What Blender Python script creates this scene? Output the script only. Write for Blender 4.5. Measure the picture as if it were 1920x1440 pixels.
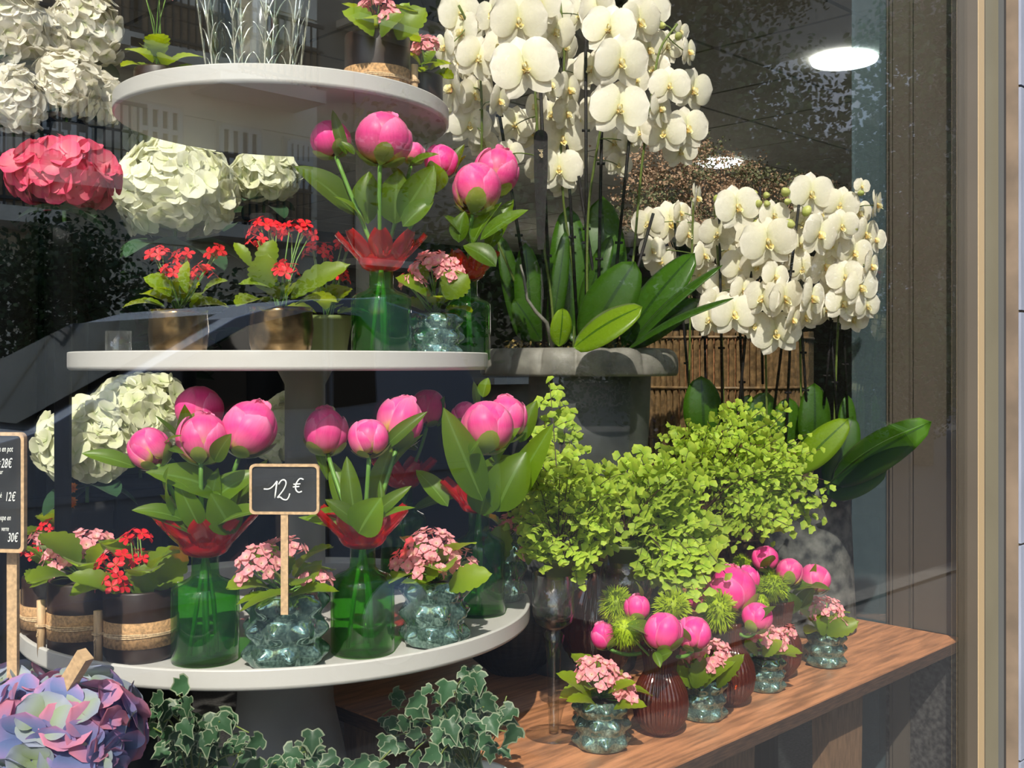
import bpy, math, random
from mathutils import Vector as V, Matrix
R = random.Random(7)
pi = math.pi
sc = bpy.context.scene
COL = sc.collection
for o in list(bpy.data.objects): bpy.data.objects.remove(o)

# ---------------------------------------------------------------- camera, sky, sun, exposure
F = 2000.0; HY = 685.0; SQ = math.sqrt(.5)
CAM = V((0, -1.0, 1.5))
cd = bpy.data.cameras.new('camera'); cam = bpy.data.objects.new('camera', cd); COL.objects.link(cam)
cam.location = CAM; cam.rotation_euler = (pi/2, 0, -pi/4)
cd.sensor_width = 36; cd.lens = 36*F/1920; cd.shift_y = -(720-HY)/1920; cd.clip_start = .02
sc.camera = cam
sc.view_settings.view_transform = 'Standard'; sc.view_settings.look = 'None'
sc.view_settings.gamma = 1; sc.view_settings.use_curve_mapping = False
sc.view_settings.exposure = 0.26
sc.cycles.transparent_max_bounces = 32
sc.cycles.max_bounces = 8
sc.cycles.sample_clamp_indirect = 4
w = bpy.data.worlds.new('world'); sc.world = w; w.use_nodes = True
nt = w.node_tree; nt.nodes.clear()
sky = nt.nodes.new('ShaderNodeTexSky'); sky.sky_type = 'NISHITA'; sky.sun_disc = False
sky.sun_elevation = math.radians(46); sky.sun_rotation = math.radians(245); sky.air_density = 1.2; sky.dust_density = 1.5
bg = nt.nodes.new('ShaderNodeBackground'); bg.inputs[1].default_value = .36
wo = nt.nodes.new('ShaderNodeOutputWorld'); nt.links.new(sky.outputs[0], bg.inputs[0]); nt.links.new(bg.outputs[0], wo.inputs[0])
sd = bpy.data.lights.new('sun', 'SUN'); sd.energy = 9.6; sd.angle = math.radians(.6); sd.color = (1, .93, .82)
so = bpy.data.objects.new('sun', sd); COL.objects.link(so)
SUN = V((.54, .46, -.70)).normalized()
so.rotation_euler = SUN.to_track_quat('-Z', 'Y').to_euler(); so.location = (-6, -8, 12)

# ---------------------------------------------------------------- measuring helpers
def at(px, py, d):
    r = (px-960)/F*d
    return V(((r+d)*SQ, CAM.y+(d-r)*SQ, CAM.z+(HY-py)/F*d))
def pxm(n, d): return n/F*d
def refl(px, py, yo):          # where a thing seen mirrored in the pane stands out in the street
    a = pi/4+math.atan((px-960)/F); L = (-yo+1.0)/math.cos(a); Z = L*math.cos(a-pi/4)
    return V((L*math.sin(a), yo, 1.5+(HY-py)/F*Z))
TOCAM = V((-SQ, -SQ, 0)); RIGHT = V((SQ, -SQ, 0)); UP = V((0, 0, 1))

# ---------------------------------------------------------------- materials
MATS = {}
def new(name):
    m = bpy.data.materials.new(name); m.use_nodes = True; t = m.node_tree; t.nodes.clear()
    o = t.nodes.new('ShaderNodeOutputMaterial'); MATS[name] = m
    return m, t, o
def N(t, ty, **k):
    n = t.nodes.new(ty)
    for a, b in k.items():
        if a.startswith('i'): n.inputs[int(a[1:])].default_value = b
        else: setattr(n, a, b)
    return n
def c4(c): return (c[0], c[1], c[2], 1)
def ramp(t, fac, stops):
    n = t.nodes.new('ShaderNodeValToRGB'); e = n.color_ramp.elements
    e[0].position, e[0].color = stops[0][0], c4(stops[0][1]); e[1].position, e[1].color = stops[-1][0], c4(stops[-1][1])
    for p, c in stops[1:-1]:
        x = e.new(p); x.color = c4(c)
    t.links.new(fac, n.inputs[0]); return n.outputs[0]
def mixc(t, fac, a, b, mode='MIX'):
    n = t.nodes.new('ShaderNodeMix'); n.data_type = 'RGBA'; n.blend_type = mode
    for s, v in ((0, fac), (6, a), (7, b)):
        if hasattr(v, 'links') or hasattr(v, 'is_linked'): t.links.new(v, n.inputs[s])
        else: n.inputs[s].default_value = c4(v) if s else v
    return n.outputs[2]
def noise(t, scale, detail=4, vec='Object', stretch=None):
    tc = t.nodes.new('ShaderNodeTexCoord'); n = t.nodes.new('ShaderNodeTexNoise')
    n.inputs['Scale'].default_value = scale; n.inputs['Detail'].default_value = detail
    if stretch:
        mp = t.nodes.new('ShaderNodeMapping'); mp.inputs[3].default_value = stretch
        t.links.new(tc.outputs[vec], mp.inputs[0]); t.links.new(mp.outputs[0], n.inputs[0])
    else: t.links.new(tc.outputs[vec], n.inputs[0])
    return n.outputs[0]
def bumpn(t, h, s, d=.002):
    b = t.nodes.new('ShaderNodeBump'); b.inputs[0].default_value = s; b.inputs[1].default_value = d
    t.links.new(h, b.inputs['Height']); return b.outputs[0]
def plain(name, col, rough=.6, metal=0, nscale=0, namt=.25, spec=.5, bump=0, stretch=None, col2=None):
    m, t, o = new(name); p = t.nodes.new('ShaderNodeBsdfPrincipled')
    p.inputs['Roughness'].default_value = rough; p.inputs['Metallic'].default_value = metal
    p.inputs['Specular IOR Level'].default_value = spec; p.inputs['Base Color'].default_value = c4(col)
    if nscale:
        n = noise(t, nscale, 6, stretch=stretch)
        lo = [c*(1-namt) for c in col] if col2 is None else col2
        t.links.new(ramp(t, n, [(.35, lo), (.65, [min(1, c*(1+namt*.6)) for c in col])]), p.inputs['Base Color'])
        if bump: t.links.new(bumpn(t, n, bump), p.inputs['Normal'])
    t.links.new(p.outputs[0], o.inputs[0]); return m
def petalmat(name, stops, trans=.35, gloss=.08, rough=.4, jitter=.15, veins=0, tcol=None, midrib=None, rim=None):
    """thin plant tissue: colour along the petal (uv v), light passes through it"""
    m, t, o = new(name)
    uv = t.nodes.new('ShaderNodeUVMap'); sp = t.nodes.new('ShaderNodeSeparateXYZ'); t.links.new(uv.outputs[0], sp.inputs[0])
    c = ramp(t, sp.outputs[1], stops)
    if midrib:
        a = N(t, 'ShaderNodeMath', operation='SUBTRACT', i1=.5); t.links.new(sp.outputs[0], a.inputs[0])
        b = N(t, 'ShaderNodeMath', operation='ABSOLUTE'); t.links.new(a.outputs[0], b.inputs[0])
        l = N(t, 'ShaderNodeMath', operation='LESS_THAN', i1=.035); t.links.new(b.outputs[0], l.inputs[0])
        c = mixc(t, l.outputs[0], c, midrib)
    if rim:
        a = N(t, 'ShaderNodeMath', operation='SUBTRACT', i1=.5); t.links.new(sp.outputs[0], a.inputs[0])
        b = N(t, 'ShaderNodeMath', operation='ABSOLUTE'); t.links.new(a.outputs[0], b.inputs[0])
        b2 = N(t, 'ShaderNodeMath', operation='MULTIPLY', i1=2.0); t.links.new(b.outputs[0], b2.inputs[0])
        mxm = N(t, 'ShaderNodeMath', operation='MAXIMUM'); t.links.new(b2.outputs[0], mxm.inputs[0]); t.links.new(sp.outputs[1], mxm.inputs[1])
        c = mixc(t, ramp(t, mxm.outputs[0], [(.86, (0, 0, 0)), (1.0, (1, 1, 1))]), c, rim)
    if veins:
        wv = N(t, 'ShaderNodeTexNoise'); mp = N(t, 'ShaderNodeMapping'); mp.inputs[3].default_value = (veins, 1.5, 1)
        t.links.new(uv.outputs[0], mp.inputs[0]); t.links.new(mp.outputs[0], wv.inputs[0]); wv.inputs['Scale'].default_value = 3
        c = mixc(t, .22, c, mixc(t, 1.0, c, ramp(t, wv.outputs[0], [(.3, (.55, .55, .55)), (.7, (1.25, 1.25, 1.25))]), 'MULTIPLY'))
    oi = t.nodes.new('ShaderNodeObjectInfo')
    j = t.nodes.new('ShaderNodeMapRange'); j.inputs[3].default_value = 1-jitter; j.inputs[4].default_value = 1+jitter
    t.links.new(oi.outputs['Random'], j.inputs[0])
    hs = t.nodes.new('ShaderNodeHueSaturation'); t.links.new(c, hs.inputs['Color']); t.links.new(j.outputs[0], hs.inputs['Value'])
    c = hs.outputs[0]
    d = t.nodes.new('ShaderNodeBsdfDiffuse'); tr = t.nodes.new('ShaderNodeBsdfTranslucent'); g = t.nodes.new('ShaderNodeBsdfGlossy')
    g.inputs['Roughness'].default_value = rough
    t.links.new(c, d.inputs[0])
    if tcol: t.links.new(mixc(t, 1.0, c, tcol, 'MULTIPLY'), tr.inputs[0])
    else: t.links.new(c, tr.inputs[0])
    m1 = N(t, 'ShaderNodeMixShader', i0=trans); t.links.new(d.outputs[0], m1.inputs[1]); t.links.new(tr.outputs[0], m1.inputs[2])
    mu = N(t, 'ShaderNodeMath', operation='MULTIPLY', i1=gloss*12); t.links.new(schlick(t, .03), mu.inputs[0]); mu.use_clamp = True
    m2 = N(t, 'ShaderNodeMixShader'); t.links.new(mu.outputs[0], m2.inputs[0]); t.links.new(m1.outputs[0], m2.inputs[1]); t.links.new(g.outputs[0], m2.inputs[2])
    t.links.new(m2.outputs[0], o.inputs[0]); return m
def schlick(t, f0):
    lw = t.nodes.new('ShaderNodeLayerWeight'); lw.inputs[0].default_value = .5
    pw_ = N(t, 'ShaderNodeMath', operation='POWER', i1=5.0); t.links.new(lw.outputs['Facing'], pw_.inputs[0])
    mr = t.nodes.new('ShaderNodeMapRange'); mr.inputs[3].default_value = f0; t.links.new(pw_.outputs[0], mr.inputs[0])
    return mr.outputs[0]
def glassmat(name, col, ior=1.5, rough=.02, body=None, bf=.0, nscale=0):
    m, t, o = new(name)
    tr = N(t, 'ShaderNodeBsdfTransparent', i0=c4(col)); g = N(t, 'ShaderNodeBsdfGlossy'); g.inputs['Roughness'].default_value = rough
    src = tr.outputs[0]
    if body:
        d = N(t, 'ShaderNodeBsdfDiffuse', i0=c4(body)); x = N(t, 'ShaderNodeMixShader', i0=bf)
        t.links.new(tr.outputs[0], x.inputs[1]); t.links.new(d.outputs[0], x.inputs[2]); src = x.outputs[0]
    if nscale:
        b = bumpn(t, noise(t, nscale, 2), .4, .01); t.links.new(b, g.inputs['Normal'])
    mx = N(t, 'ShaderNodeMixShader'); t.links.new(schlick(t, ((ior-1)/(ior+1))**2), mx.inputs[0]); t.links.new(src, mx.inputs[1]); t.links.new(g.outputs[0], mx.inputs[2])
    t.links.new(mx.outputs[0], o.inputs[0]); return m
def emis(name, col, s):
    m, t, o = new(name); e = N(t, 'ShaderNodeEmission', i0=c4(col), i1=s); t.links.new(e.outputs[0], o.inputs[0]); return m

M = MATS
glassmat('window_glass', (.97, .98, .97), 2.25, 0)
glassmat('fin_glass', (.80, .88, .90), 2.4, .02, (.30, .40, .45), .13)
glassmat('clear_glass', (.93, .95, .95), 1.85, .01)
glassmat('crystal', (.96, .98, .96), 1.9, .04)
glassmat('green_glass', (.48, .80, .36), 1.5, .03, (.03, .16, .02), .06)
glassmat('red_glass', (.88, .06, .06), 1.55, .05, (.75, .02, .02), .35)
glassmat('amber_glass', (.50, .15, .06), 1.7, .08, (.12, .022, .008), .45)
plain('white_tray', (.50, .48, .465), .35)
plain('pedestal', (.24, .24, .25), .6, 0, 6, .2)
plain('walnut_top', (.44, .19, .09), .42, 0, 9, .45, stretch=(1, 9, 9), bump=.1)
plain('ply_edge', (.06, .03, .018), .6, 0, 30, .5, stretch=(1, 1, 12))
plain('oak_pale', (.55, .36, .20), .6, 0, 30, .25, stretch=(6, 6, 1))
plain('raw_wood', (.16, .09, .05), .65, 0, 25, .3, stretch=(6, 6, 1))
plain('slate', (.018, .018, .019), .55, 0, 30, .5, stretch=(1, 1, 8))
plain('chalk', (.85, .85, .82), .9)
plain('brown_pot', (.032, .016, .011), .38, 0, 12, .3)
plain('cork', (.42, .24, .11), .85, 0, 220, .45)
plain('twine', (.55, .38, .22), .9, 0, 300, .4)
plain('gold_luster', (.30, .20, .10), .22, .9, 18, .75, bump=.9)
plain('bubble_luster', (.20, .30, .26), .09, .72, 16, .6, spec=1.0, col2=(.08, .15, .14))
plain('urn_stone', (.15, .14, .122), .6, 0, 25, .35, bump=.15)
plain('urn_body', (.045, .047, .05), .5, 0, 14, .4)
plain('zinc', (.085, .085, .08), .75, .0, 34, .8, bump=.6, col2=(.014, .016, .018))
plain('black_pot', (.010, .010, .011), .8, spec=.2)
plain('white_pot', (.75, .75, .74), .4)
plain('green_pot', (.10, .13, .035), .6)
plain('soil', (.05, .032, .02), .95, 0, 80, .6, bump=.8)
plain('cane', (.15, .09, .04), .55, 0, 60, .5)
plain('brown_panel', (.072, .058, .047), .5, 0, 3, .06)
plain('frame_metal', (.045, .037, .028), .45, .1, 4, .08)
plain('frame_bead', (.25, .185, .105), .5)
plain('frame_olive', (.125, .112, .075), .5, .1, 4, .08)
plain('frame_grey', (.08, .085, .085), .5, .2)
plain('gasket', (.012, .012, .014), .7)
plain('stone_brown', (.10, .073, .05), .85, 0, 9, .3, bump=.4)
plain('stone_pale', (.14, .155, .205), .85, 0, 14, .2, bump=.4, stretch=(1, 1, .25))
plain('granite_and_shade', (.045, .042, .042), .5, 0, 90, .8, stretch=(1, 1, 1))  # floor stone; on the side wall it paints shade and mirrored asphalt
plain('dark_plinth', (.03, .026, .024), .6, 0, 8, .3)
plain('shop_wall', (.035, .03, .027), .8)
plain('ceiling_tile', (.50, .47, .40), .9, 0, 4, .08)
plain('ceiling_bar', (.06, .055, .05), .7)
plain('crystal_edge', (.75, .77, .68), .18, .85)
emis('lamp_face', (.95, 1, 1), 9)
plain('stake_black', (.012, .010, .011), .6, spec=.2)
plain('pebble', (.10, .085, .07), .6, 0, 20, .3)
petalmat('stem_green', [(0, (.12, .26, .04)), (1, (.16, .30, .06))], .15)
petalmat('orchid_stem', [(0, (.10, .14, .03)), (1, (.14, .18, .045))], .1)
petalmat('orchid_petal', [(0, (.74, .74, .40)), (.25, (.86, .82, .66)), (1, (.88, .82, .74))], .32, .04, jitter=.06, veins=0, tcol=(1, .96, .82))
petalmat('orchid_lip', [(0, (.80, .45, .10)), (.4, (.86, .72, .28)), (1, (.88, .86, .66))], .3, .05)
petalmat('orchid_heart', [(0, (.55, .16, .05)), (1, (.8, .6, .3))], .2, .05)
petalmat('orchid_bud', [(0, (.40, .48, .10)), (1, (.60, .60, .22))], .3)
petalmat('orchid_leaf', [(0, (.03, .085, .006)), (1, (.05, .13, .007))], .50, .08, .3, .15, tcol=(4.5, 3.4, .6), midrib=(.02, .06, .008))
petalmat('peony_pink', [(0, (.78, .62, .06)), (.14, (.80, .52, .16)), (.30, (.88, .20, .36)), (.6, (.89, .075, .33)), (1, (.92, .26, .48))], .32, .05, .4, .12, veins=9, rim=(.92, .28, .52))
petalmat('peony_hot', [(0, (.80, .40, .16)), (.20, (.90, .14, .33)), (.6, (.94, .05, .34)), (1, (.96, .18, .46))], .32, .05, .4, .1, veins=9, rim=(.95, .24, .50))
petalmat('peony_core', [(0, (.88, .40, .45)), (.5, (.90, .14, .38)), (1, (.92, .30, .50))], .3, .04, .5, .1, veins=8)
petalmat('peony_sepal', [(0, (.16, .26, .04)), (1, (.30, .36, .06))], .3)
petalmat('peony_leaf', [(0, (.06, .125, .006)), (1, (.115, .20, .008))], .45, .05, .35, .3, veins=0, tcol=(3.6, 3.0, .6), midrib=(.12, .22, .04))
petalmat('orchid_leaf_sunlit', [(0, (.15, .26, .008)), (1, (.20, .32, .010))], .45, .08, .35, .08, tcol=(1.8, 1.6, .5), midrib=(.06, .14, .008))  # lit copy of the orchid leaf: sunlight put into the colour
petalmat('kal_leaf', [(0, (.09, .16, .008)), (1, (.18, .27, .010))], .42, .05, .4, .3, tcol=(3.6, 2.9, .5))
petalmat('kal_pink', [(0, (.88, .70, .42)), (.25, (.88, .46, .46)), (.8, (.88, .30, .36)), (1, (.90, .45, .48))], .35, .03, jitter=.12)
petalmat('kal_red', [(0, (.70, .12, .03)), (.2, (.78, .02, .03)), (1, (.84, .035, .05))], .35, .03, jitter=.15)
petalmat('kal_orange', [(0, (.80, .30, .02)), (1, (.85, .28, .02))], .3, .03)
petalmat('hyd_white', [(0, (.66, .72, .38)), (.25, (.86, .86, .62)), (1, (.88, .87, .72))], .38, .03, jitter=.10)
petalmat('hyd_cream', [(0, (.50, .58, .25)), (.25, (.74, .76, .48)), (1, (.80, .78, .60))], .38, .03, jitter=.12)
petalmat('stock_white', [(0, (.60, .66, .30)), (.3, (.84, .80, .66)), (1, (.86, .81, .74))], .38, .03, jitter=.08)
petalmat('hyd_pink', [(0, (.80, .25, .30)), (1, (.82, .07, .18))], .35, .03)
petalmat('hyd_blue', [(0, (.12, .15, .34)), (.4, (.17, .22, .44)), (.75, (.30, .25, .50)), (1, (.50, .22, .40))], .3, .03, jitter=.2)
petalmat('hyd_mauve', [(0, (.18, .22, .45)), (.4, (.46, .26, .46)), (1, (.70, .24, .34))], .3, .03, jitter=.15)
petalmat('hyd_pale', [(0, (.28, .36, .16)), (.5, (.36, .42, .36)), (1, (.32, .34, .50))], .3, .03, jitter=.15)
petalmat('dried', [(0, (.22, .14, .09)), (1, (.46, .30, .20))], .2, .02, jitter=.2)
petalmat('dried_green', [(0, (.10, .11, .05)), (1, (.17, .17, .10))], .2, .02)
petalmat('fern_leaf', [(0, (.20, .34, .03)), (1, (.44, .53, .07))], .38, .03, .5, .22, tcol=(1.5, 1.4, .6))
plain('fern_stem', (.05, .025, .015), .5)
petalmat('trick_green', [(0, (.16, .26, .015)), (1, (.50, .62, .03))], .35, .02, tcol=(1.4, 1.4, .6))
petalmat('ivy_green', [(0, (.04, .095, .045)), (1, (.032, .08, .035))], .2, .06, .4, .3)
petalmat('ivy_rim', [(0, (.19, .23, .15)), (1, (.26, .30, .20))], .25, .05, jitter=.2)
petalmat('dark_foliage', [(0, (.012, .03, .010)), (1, (.03, .065, .02))], .25, .05, jitter=.3)
petalmat('tree_foliage', [(0, (.02, .045, .012)), (1, (.05, .09, .022))], .3, .05, jitter=.3)
petalmat('moss', [(0, (.20, .17, .05)), (1, (.34, .22, .09))], .2, .02)
plain('asphalt', (.028, .028, .030), .9, 0, 300, .5)
plain('pavement_stone', (.07, .068, .065), .9, 0, 20, .2)
plain('facade_stone', (.80, .71, .58), .9, 0, 2, .12)
plain('facade_trim', (.62, .55, .46), .9, 0, 3, .1)
plain('brick_dull', (.20, .17, .14), .9, 0, 2, .15)
plain('white_render', (.72, .74, .78), .8)
plain('shutter_white', (.60, .60, .60), .7)
plain('iron', (.02, .02, .022), .6)
plain('dark_pane', (.02, .022, .025), .08)
plain('reed', (.30, .19, .11), .9, 0, 20, .4)
plain('car_paint', (.19, .235, .31), .25, .2, spec=.8)
plain('car_glass', (.006, .008, .01), .03, spec=.9)
plain('car_trim', (.02, .02, .022), .5)
plain('tyre', (.015, .015, .015), .8)
plain('alloy', (.4, .4, .42), .3, .8)
plain('bark', (.10, .075, .05), .9, 0, 20, .4)
plain('tail_red', (.5, .01, .01), .2)

# ---------------------------------------------------------------- mesh builder
class MB:
    def __init__(s): s.v = []; s.f = []; s.uv = []; s.mi = []
    def grid(s, fn, nu, nv, mi=0):
        b = len(s.v)
        for j in range(nv+1):
            for i in range(nu+1):
                u, v = i/nu, j/nv
                s.v.append(tuple(fn(u, v))); s.uv.append((u, v))
        for j in range(nv):
            for i in range(nu):
                a = b+j*(nu+1)+i; s.f.append((a, a+1, a+nu+2, a+nu+1)); s.mi.append(mi)
        return s
    def tube(s, pts, r, n=6, mi=0):
        pts = [V(p) for p in pts]; b = len(s.v); k = len(pts); prev = None
        for i, p in enumerate(pts):
            t = (pts[min(i+1, k-1)]-pts[max(i-1, 0)]).normalized()
            if prev is None: a = t.orthogonal().normalized()
            else: a = (prev-t*prev.dot(t)).normalized()
            prev = a; c = t.cross(a); rr = r[i] if isinstance(r, (list, tuple)) else r
            for q in range(n):
                x = p+(a*math.cos(2*pi*q/n)+c*math.sin(2*pi*q/n))*rr
                s.v.append(tuple(x)); s.uv.append((q/n, i/max(1, k-1)))
        for i in range(k-1):
            for q in range(n):
                a = b+i*n+q; c = b+i*n+(q+1) % n; s.f.append((a, c, c+n, a+n)); s.mi.append(mi)
        s.f.append(tuple(b+q for q in reversed(range(n)))); s.mi.append(mi)
        s.f.append(tuple(b+(k-1)*n+q for q in range(n))); s.mi.append(mi)
        return s
    def lathe(s, prof, n=32, mi=0, rf=None, c=(0, 0, 0), cap=True):
        b = len(s.v); k = len(prof)
        for i, (r, z) in enumerate(prof):
            for q in range(n):
                ph = 2*pi*q/n; rr = rf(ph, z, r, i) if rf else r
                s.v.append((c[0]+rr*math.cos(ph), c[1]+rr*math.sin(ph), c[2]+z)); s.uv.append((q/n, i/(k-1)))
        for i in range(k-1):
            for q in range(n):
                a = b+i*n+q; e = b+i*n+(q+1) % n; s.f.append((a, e, e+n, a+n)); s.mi.append(mi)
        if cap:
            s.f.append(tuple(b+q for q in reversed(range(n)))); s.mi.append(mi)
        return s
    def box(s, lo, hi, mi=0):
        b = len(s.v)
        for z in (lo[2], hi[2]):
            for x, y in ((lo[0], lo[1]), (hi[0], lo[1]), (hi[0], hi[1]), (lo[0], hi[1])):
                s.v.append((x, y, z)); s.uv.append((0, 0))
        for f in ((3, 2, 1, 0), (4, 5, 6, 7), (0, 1, 5, 4), (1, 2, 6, 5), (2, 3, 7, 6), (3, 0, 4, 7)):
            s.f.append(tuple(b+i for i in f)); s.mi.append(mi)
        return s
    def prism(s, poly, y0, y1, mi=0):      # polygon in xz, extruded along y
        b = len(s.v); n = len(poly)
        for y in (y0, y1):
            for x, z in poly: s.v.append((x, y, z)); s.uv.append((0, 0))
        s.f.append(tuple(range(b, b+n))); s.f.append(tuple(b+n+i for i in reversed(range(n)))); s.mi += [mi, mi]
        for i in range(n):
            j = (i+1) % n; s.f.append((b+i, b+n+i, b+n+j, b+j)); s.mi.append(mi)
        return s
    def add(s, o, mat=None, mi=None):
        b = len(s.v)
        s.v += [tuple(mat @ V(p)) for p in o.v] if mat else list(o.v)
        s.uv += o.uv; s.f += [tuple(b+i for i in f) for f in o.f]
        s.mi += o.mi if mi is None else [mi]*len(o.f)
        return s
    def mesh(s, name, mats, smooth=True):
        me = bpy.data.meshes.new(name); me.from_pydata(s.v, [], s.f)
        uvl = me.uv_layers.new(name='uv'); li = [0]*len(me.loops)
        me.loops.foreach_get('vertex_index', li)
        flat = [0.0]*(2*len(li))
        for k, i in enumerate(li): flat[2*k], flat[2*k+1] = s.uv[i]
        uvl.data.foreach_set('uv', flat)
        for m in (mats if isinstance(mats, (list, tuple)) else [mats]): me.materials.append(MATS[m] if isinstance(m, str) else m)
        me.polygons.foreach_set('material_index', s.mi)
        me.polygons.foreach_set('use_smooth', [smooth]*len(s.f))
        me.update(); return me

WM = {}
def O(name, me, parent=None, W=None, label=None, kind=None):
    """link a mesh as one object; W is its place in the world"""
    o = bpy.data.objects.new(name, me); COL.objects.link(o)
    W = Matrix() if W is None else W
    if parent is not None:
        o.parent = parent; o.matrix_basis = WM[parent.name].inverted() @ W
    else: o.matrix_basis = W
    WM[o.name] = W.copy()
    if label: o['label'] = label
    if kind: o['kind'] = kind
    return o
def thing(name, label, cat, loc, group=None):
    o = O(name, None, None, Matrix.Translation(V(loc))); o.empty_display_size = .05
    o['label'] = label; o['category'] = cat
    if group: o['group'] = group
    return o
def tag(o, label, cat, group=None):
    o['label'] = label; o['category'] = cat
    if group: o['group'] = group
    return o
def struct(name, me, parent=None, W=None):
    return O(name, me, parent, W, None, 'structure' if parent is None else None)
def fr(p, n, up=UP, s=1.0, roll=0.0):
    z = V(n).normalized(); up = V(up)
    x = up.cross(z)
    if x.length < 1e-4: x = V((1, 0, 0)).cross(z)
    x.normalize(); y = z.cross(x)
    m = Matrix((x, y, z)).transposed().to_4x4()
    return Matrix.Translation(V(p)) @ m @ Matrix.Rotation(roll, 4, 'Z') @ Matrix.Scale(s, 4)
def T(x, y=None, z=None): return Matrix.Translation(V(x) if y is None else V((x, y, z)))
def RX(a): return Matrix.Rotation(a, 4, 'X')
def RY(a): return Matrix.Rotation(a, 4, 'Y')
def RZ(a): return Matrix.Rotation(a, 4, 'Z')
def bez(a, b, c, n=8):
    a, b, c = V(a), V(b), V(c)
    return [a*(1-t)**2+b*2*t*(1-t)+c*t*t for t in [i/n for i in range(n+1)]]
def jit(s): return V((R.uniform(-s, s), R.uniform(-s, s), R.uniform(-s, s)))
def petal(mb, m=None, L=1, W=.3, p=.8, q=.6, cup=0, curl=0, ruf=0, rn=3, nu=4, nv=6, mi=0, lift=0, ser=0, sn=9, w0=0):
    """flat-ish organ growing along +Y from the origin, facing +Z"""
    ph = R.uniform(0, 6)
    def fn(u, v):
        sh = max(0, math.sin(pi*min(1, max(0, v))**p))**q
        wd = W*max(sh, w0*(1-v))
        if ser: wd *= 1+ser*abs(math.sin(sn*v*pi))
        x = (2*u-1)*wd; a = (2*u-1)**2
        y = L*v+(ser*.25*L*abs(math.sin(5*u*pi))*v**6 if ser else 0)
        z = cup*a*wd+lift*math.sin(v*pi)*L-curl*v*v*L+ruf*L*math.sin(rn*2*pi*u+ph+v*3)*v*a
        r = V((x, y, z)); return m @ r if m else r
    return mb.grid(fn, nu, nv, mi)

# ---------------------------------------------------------------- the setting
XW = 2.545            # inner face of the right-hand side wall
ZB = .857             # top of the wooden bench
ZP = .62              # top of the dark plinth on the left
me = MB().box((-4, 0.02, -.1), (10, 8, 0)).mesh('floor', 'granite_and_shade', False); struct('floor', me)
me = MB().box((-4, 8, 0), (10, 8.1, 3)).mesh('wall_back', 'shop_wall', False); struct('wall_back', me)
me = MB().box((-4.1, 0.05, 0), (-4, 8, 3)).mesh('wall_left', 'shop_wall', False); struct('wall_left', me)
me = MB().box((10, .5, 0), (10.1, 8, 3)).mesh('wall_far', 'shop_wall', False); struct('wall_far', me)
ce = struct('ceiling', MB().box((XW+.14, .03, 2.80), (10, 8, 2.9)).box((-4, 1.7, 2.80), (XW+.14, 8, 2.9)).box((-4, 1.7, 2.9), (XW+.14, 1.75, 5.3)).box((XW+.12, .0, 2.9), (XW+.17, 1.75, 5.3)).box((-4, .0, 5.2), (XW+.12, 1.7, 5.3)).mesh('ceiling', 'ceiling_bar', False))
tile = MB().box((-.29, -.29, 0), (.29, .29, .03)).mesh('ceiling_tile', 'ceiling_tile', False)
for i in range(14):
    for j in range(12):
        if .9+i*.6-.3 > XW+.14 or .55+j*.6-.3 > 1.7: O('ceiling_tile', tile, ce, T(.9+i*.6, .55+j*.6, 2.772))
# side wall: brown panel with a raised stile, then the glass fin
wr = struct('wall_right', MB().box((XW, .0, 0), (XW+.12, .222, 5.2)).mesh('wall_right', 'brown_panel', False))
O('wall_panel', MB().box((XW-.006, .012, ZB+.0), (XW, .150, 2.79)).mesh('wall_panel', 'brown_panel', False), wr)
O('wall_stile', MB().box((XW-.012, .160, 0), (XW, .200, 2.79)).box((XW-.009, .203, 0), (XW, .21, 2.79)).mesh('wall_stile', 'brown_panel', False), wr)
O('wall_shade', MB().box((XW-.003, .0, 0), (XW-.0005, .222, ZB-.03)).mesh('wall_shade', 'granite_and_shade', False), wr)  # dark speckled sheet painting in under-bench shade and the mirrored street
struct('trim_1', MB().box((XW-.001, .224, 0), (XW+.008, .315, 2.79)).mesh('fin', 'fin_glass', False))
# shop-front glazing
wn = struct('window_1', MB().box((-3.9, -.006, .05), (2.56, 0, 5.25)).mesh('pane', 'window_glass', False))
fx = 2.60
def fbar(name, x0, x1, y0, y1, mat, z0=0, z1=5.4): O(name, MB().box((x0, y0, z0), (x1, y1, z1)).mesh(name, mat, False), wn)
fbar('window_frame', 2.475, 2.530, -.0295, .015, 'frame_metal')
fbar('frame_bead', 2.4751, 2.510, -.031, -.0296, 'frame_bead')
fbar('frame_groove', 2.510, 2.52, -.024, .02, 'gasket')
fbar('frame_rail', 2.519, 2.596, -.030, .02, 'frame_olive')
fbar('frame_edge', 2.596, 2.636, -.028, .02, 'frame_grey')
fbar('gasket', 2.636, 2.666, -.022, .02, 'gasket')
fbar('sill', -4, 2.475, -.06, .02, 'frame_metal', 0, .06)
fbar('header', -4, 2.475, -.06, .02, 'frame_metal', 5.2, 5.4)
pl = struct('wall_street', MB().box((2.666, -.050, 0), (3.3, .3, 5.4)).mesh('wall_street', 'stone_brown', False))
z = 0.0; k = 0
for hgt in (.55, .52, .56, .54, .55, .5, .55, .52, .54, .5):
    O('stone', MB().box((2.668, -.056, z+.003), (3.6, .1, z+hgt-.003)).mesh('stone', 'stone_pale', False), pl); z += hgt
O('wall_upper', MB().box((-4, -.1, 5.4), (5, .3, 5.8)).mesh('wall_upper', 'stone_brown', False), pl)

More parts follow.
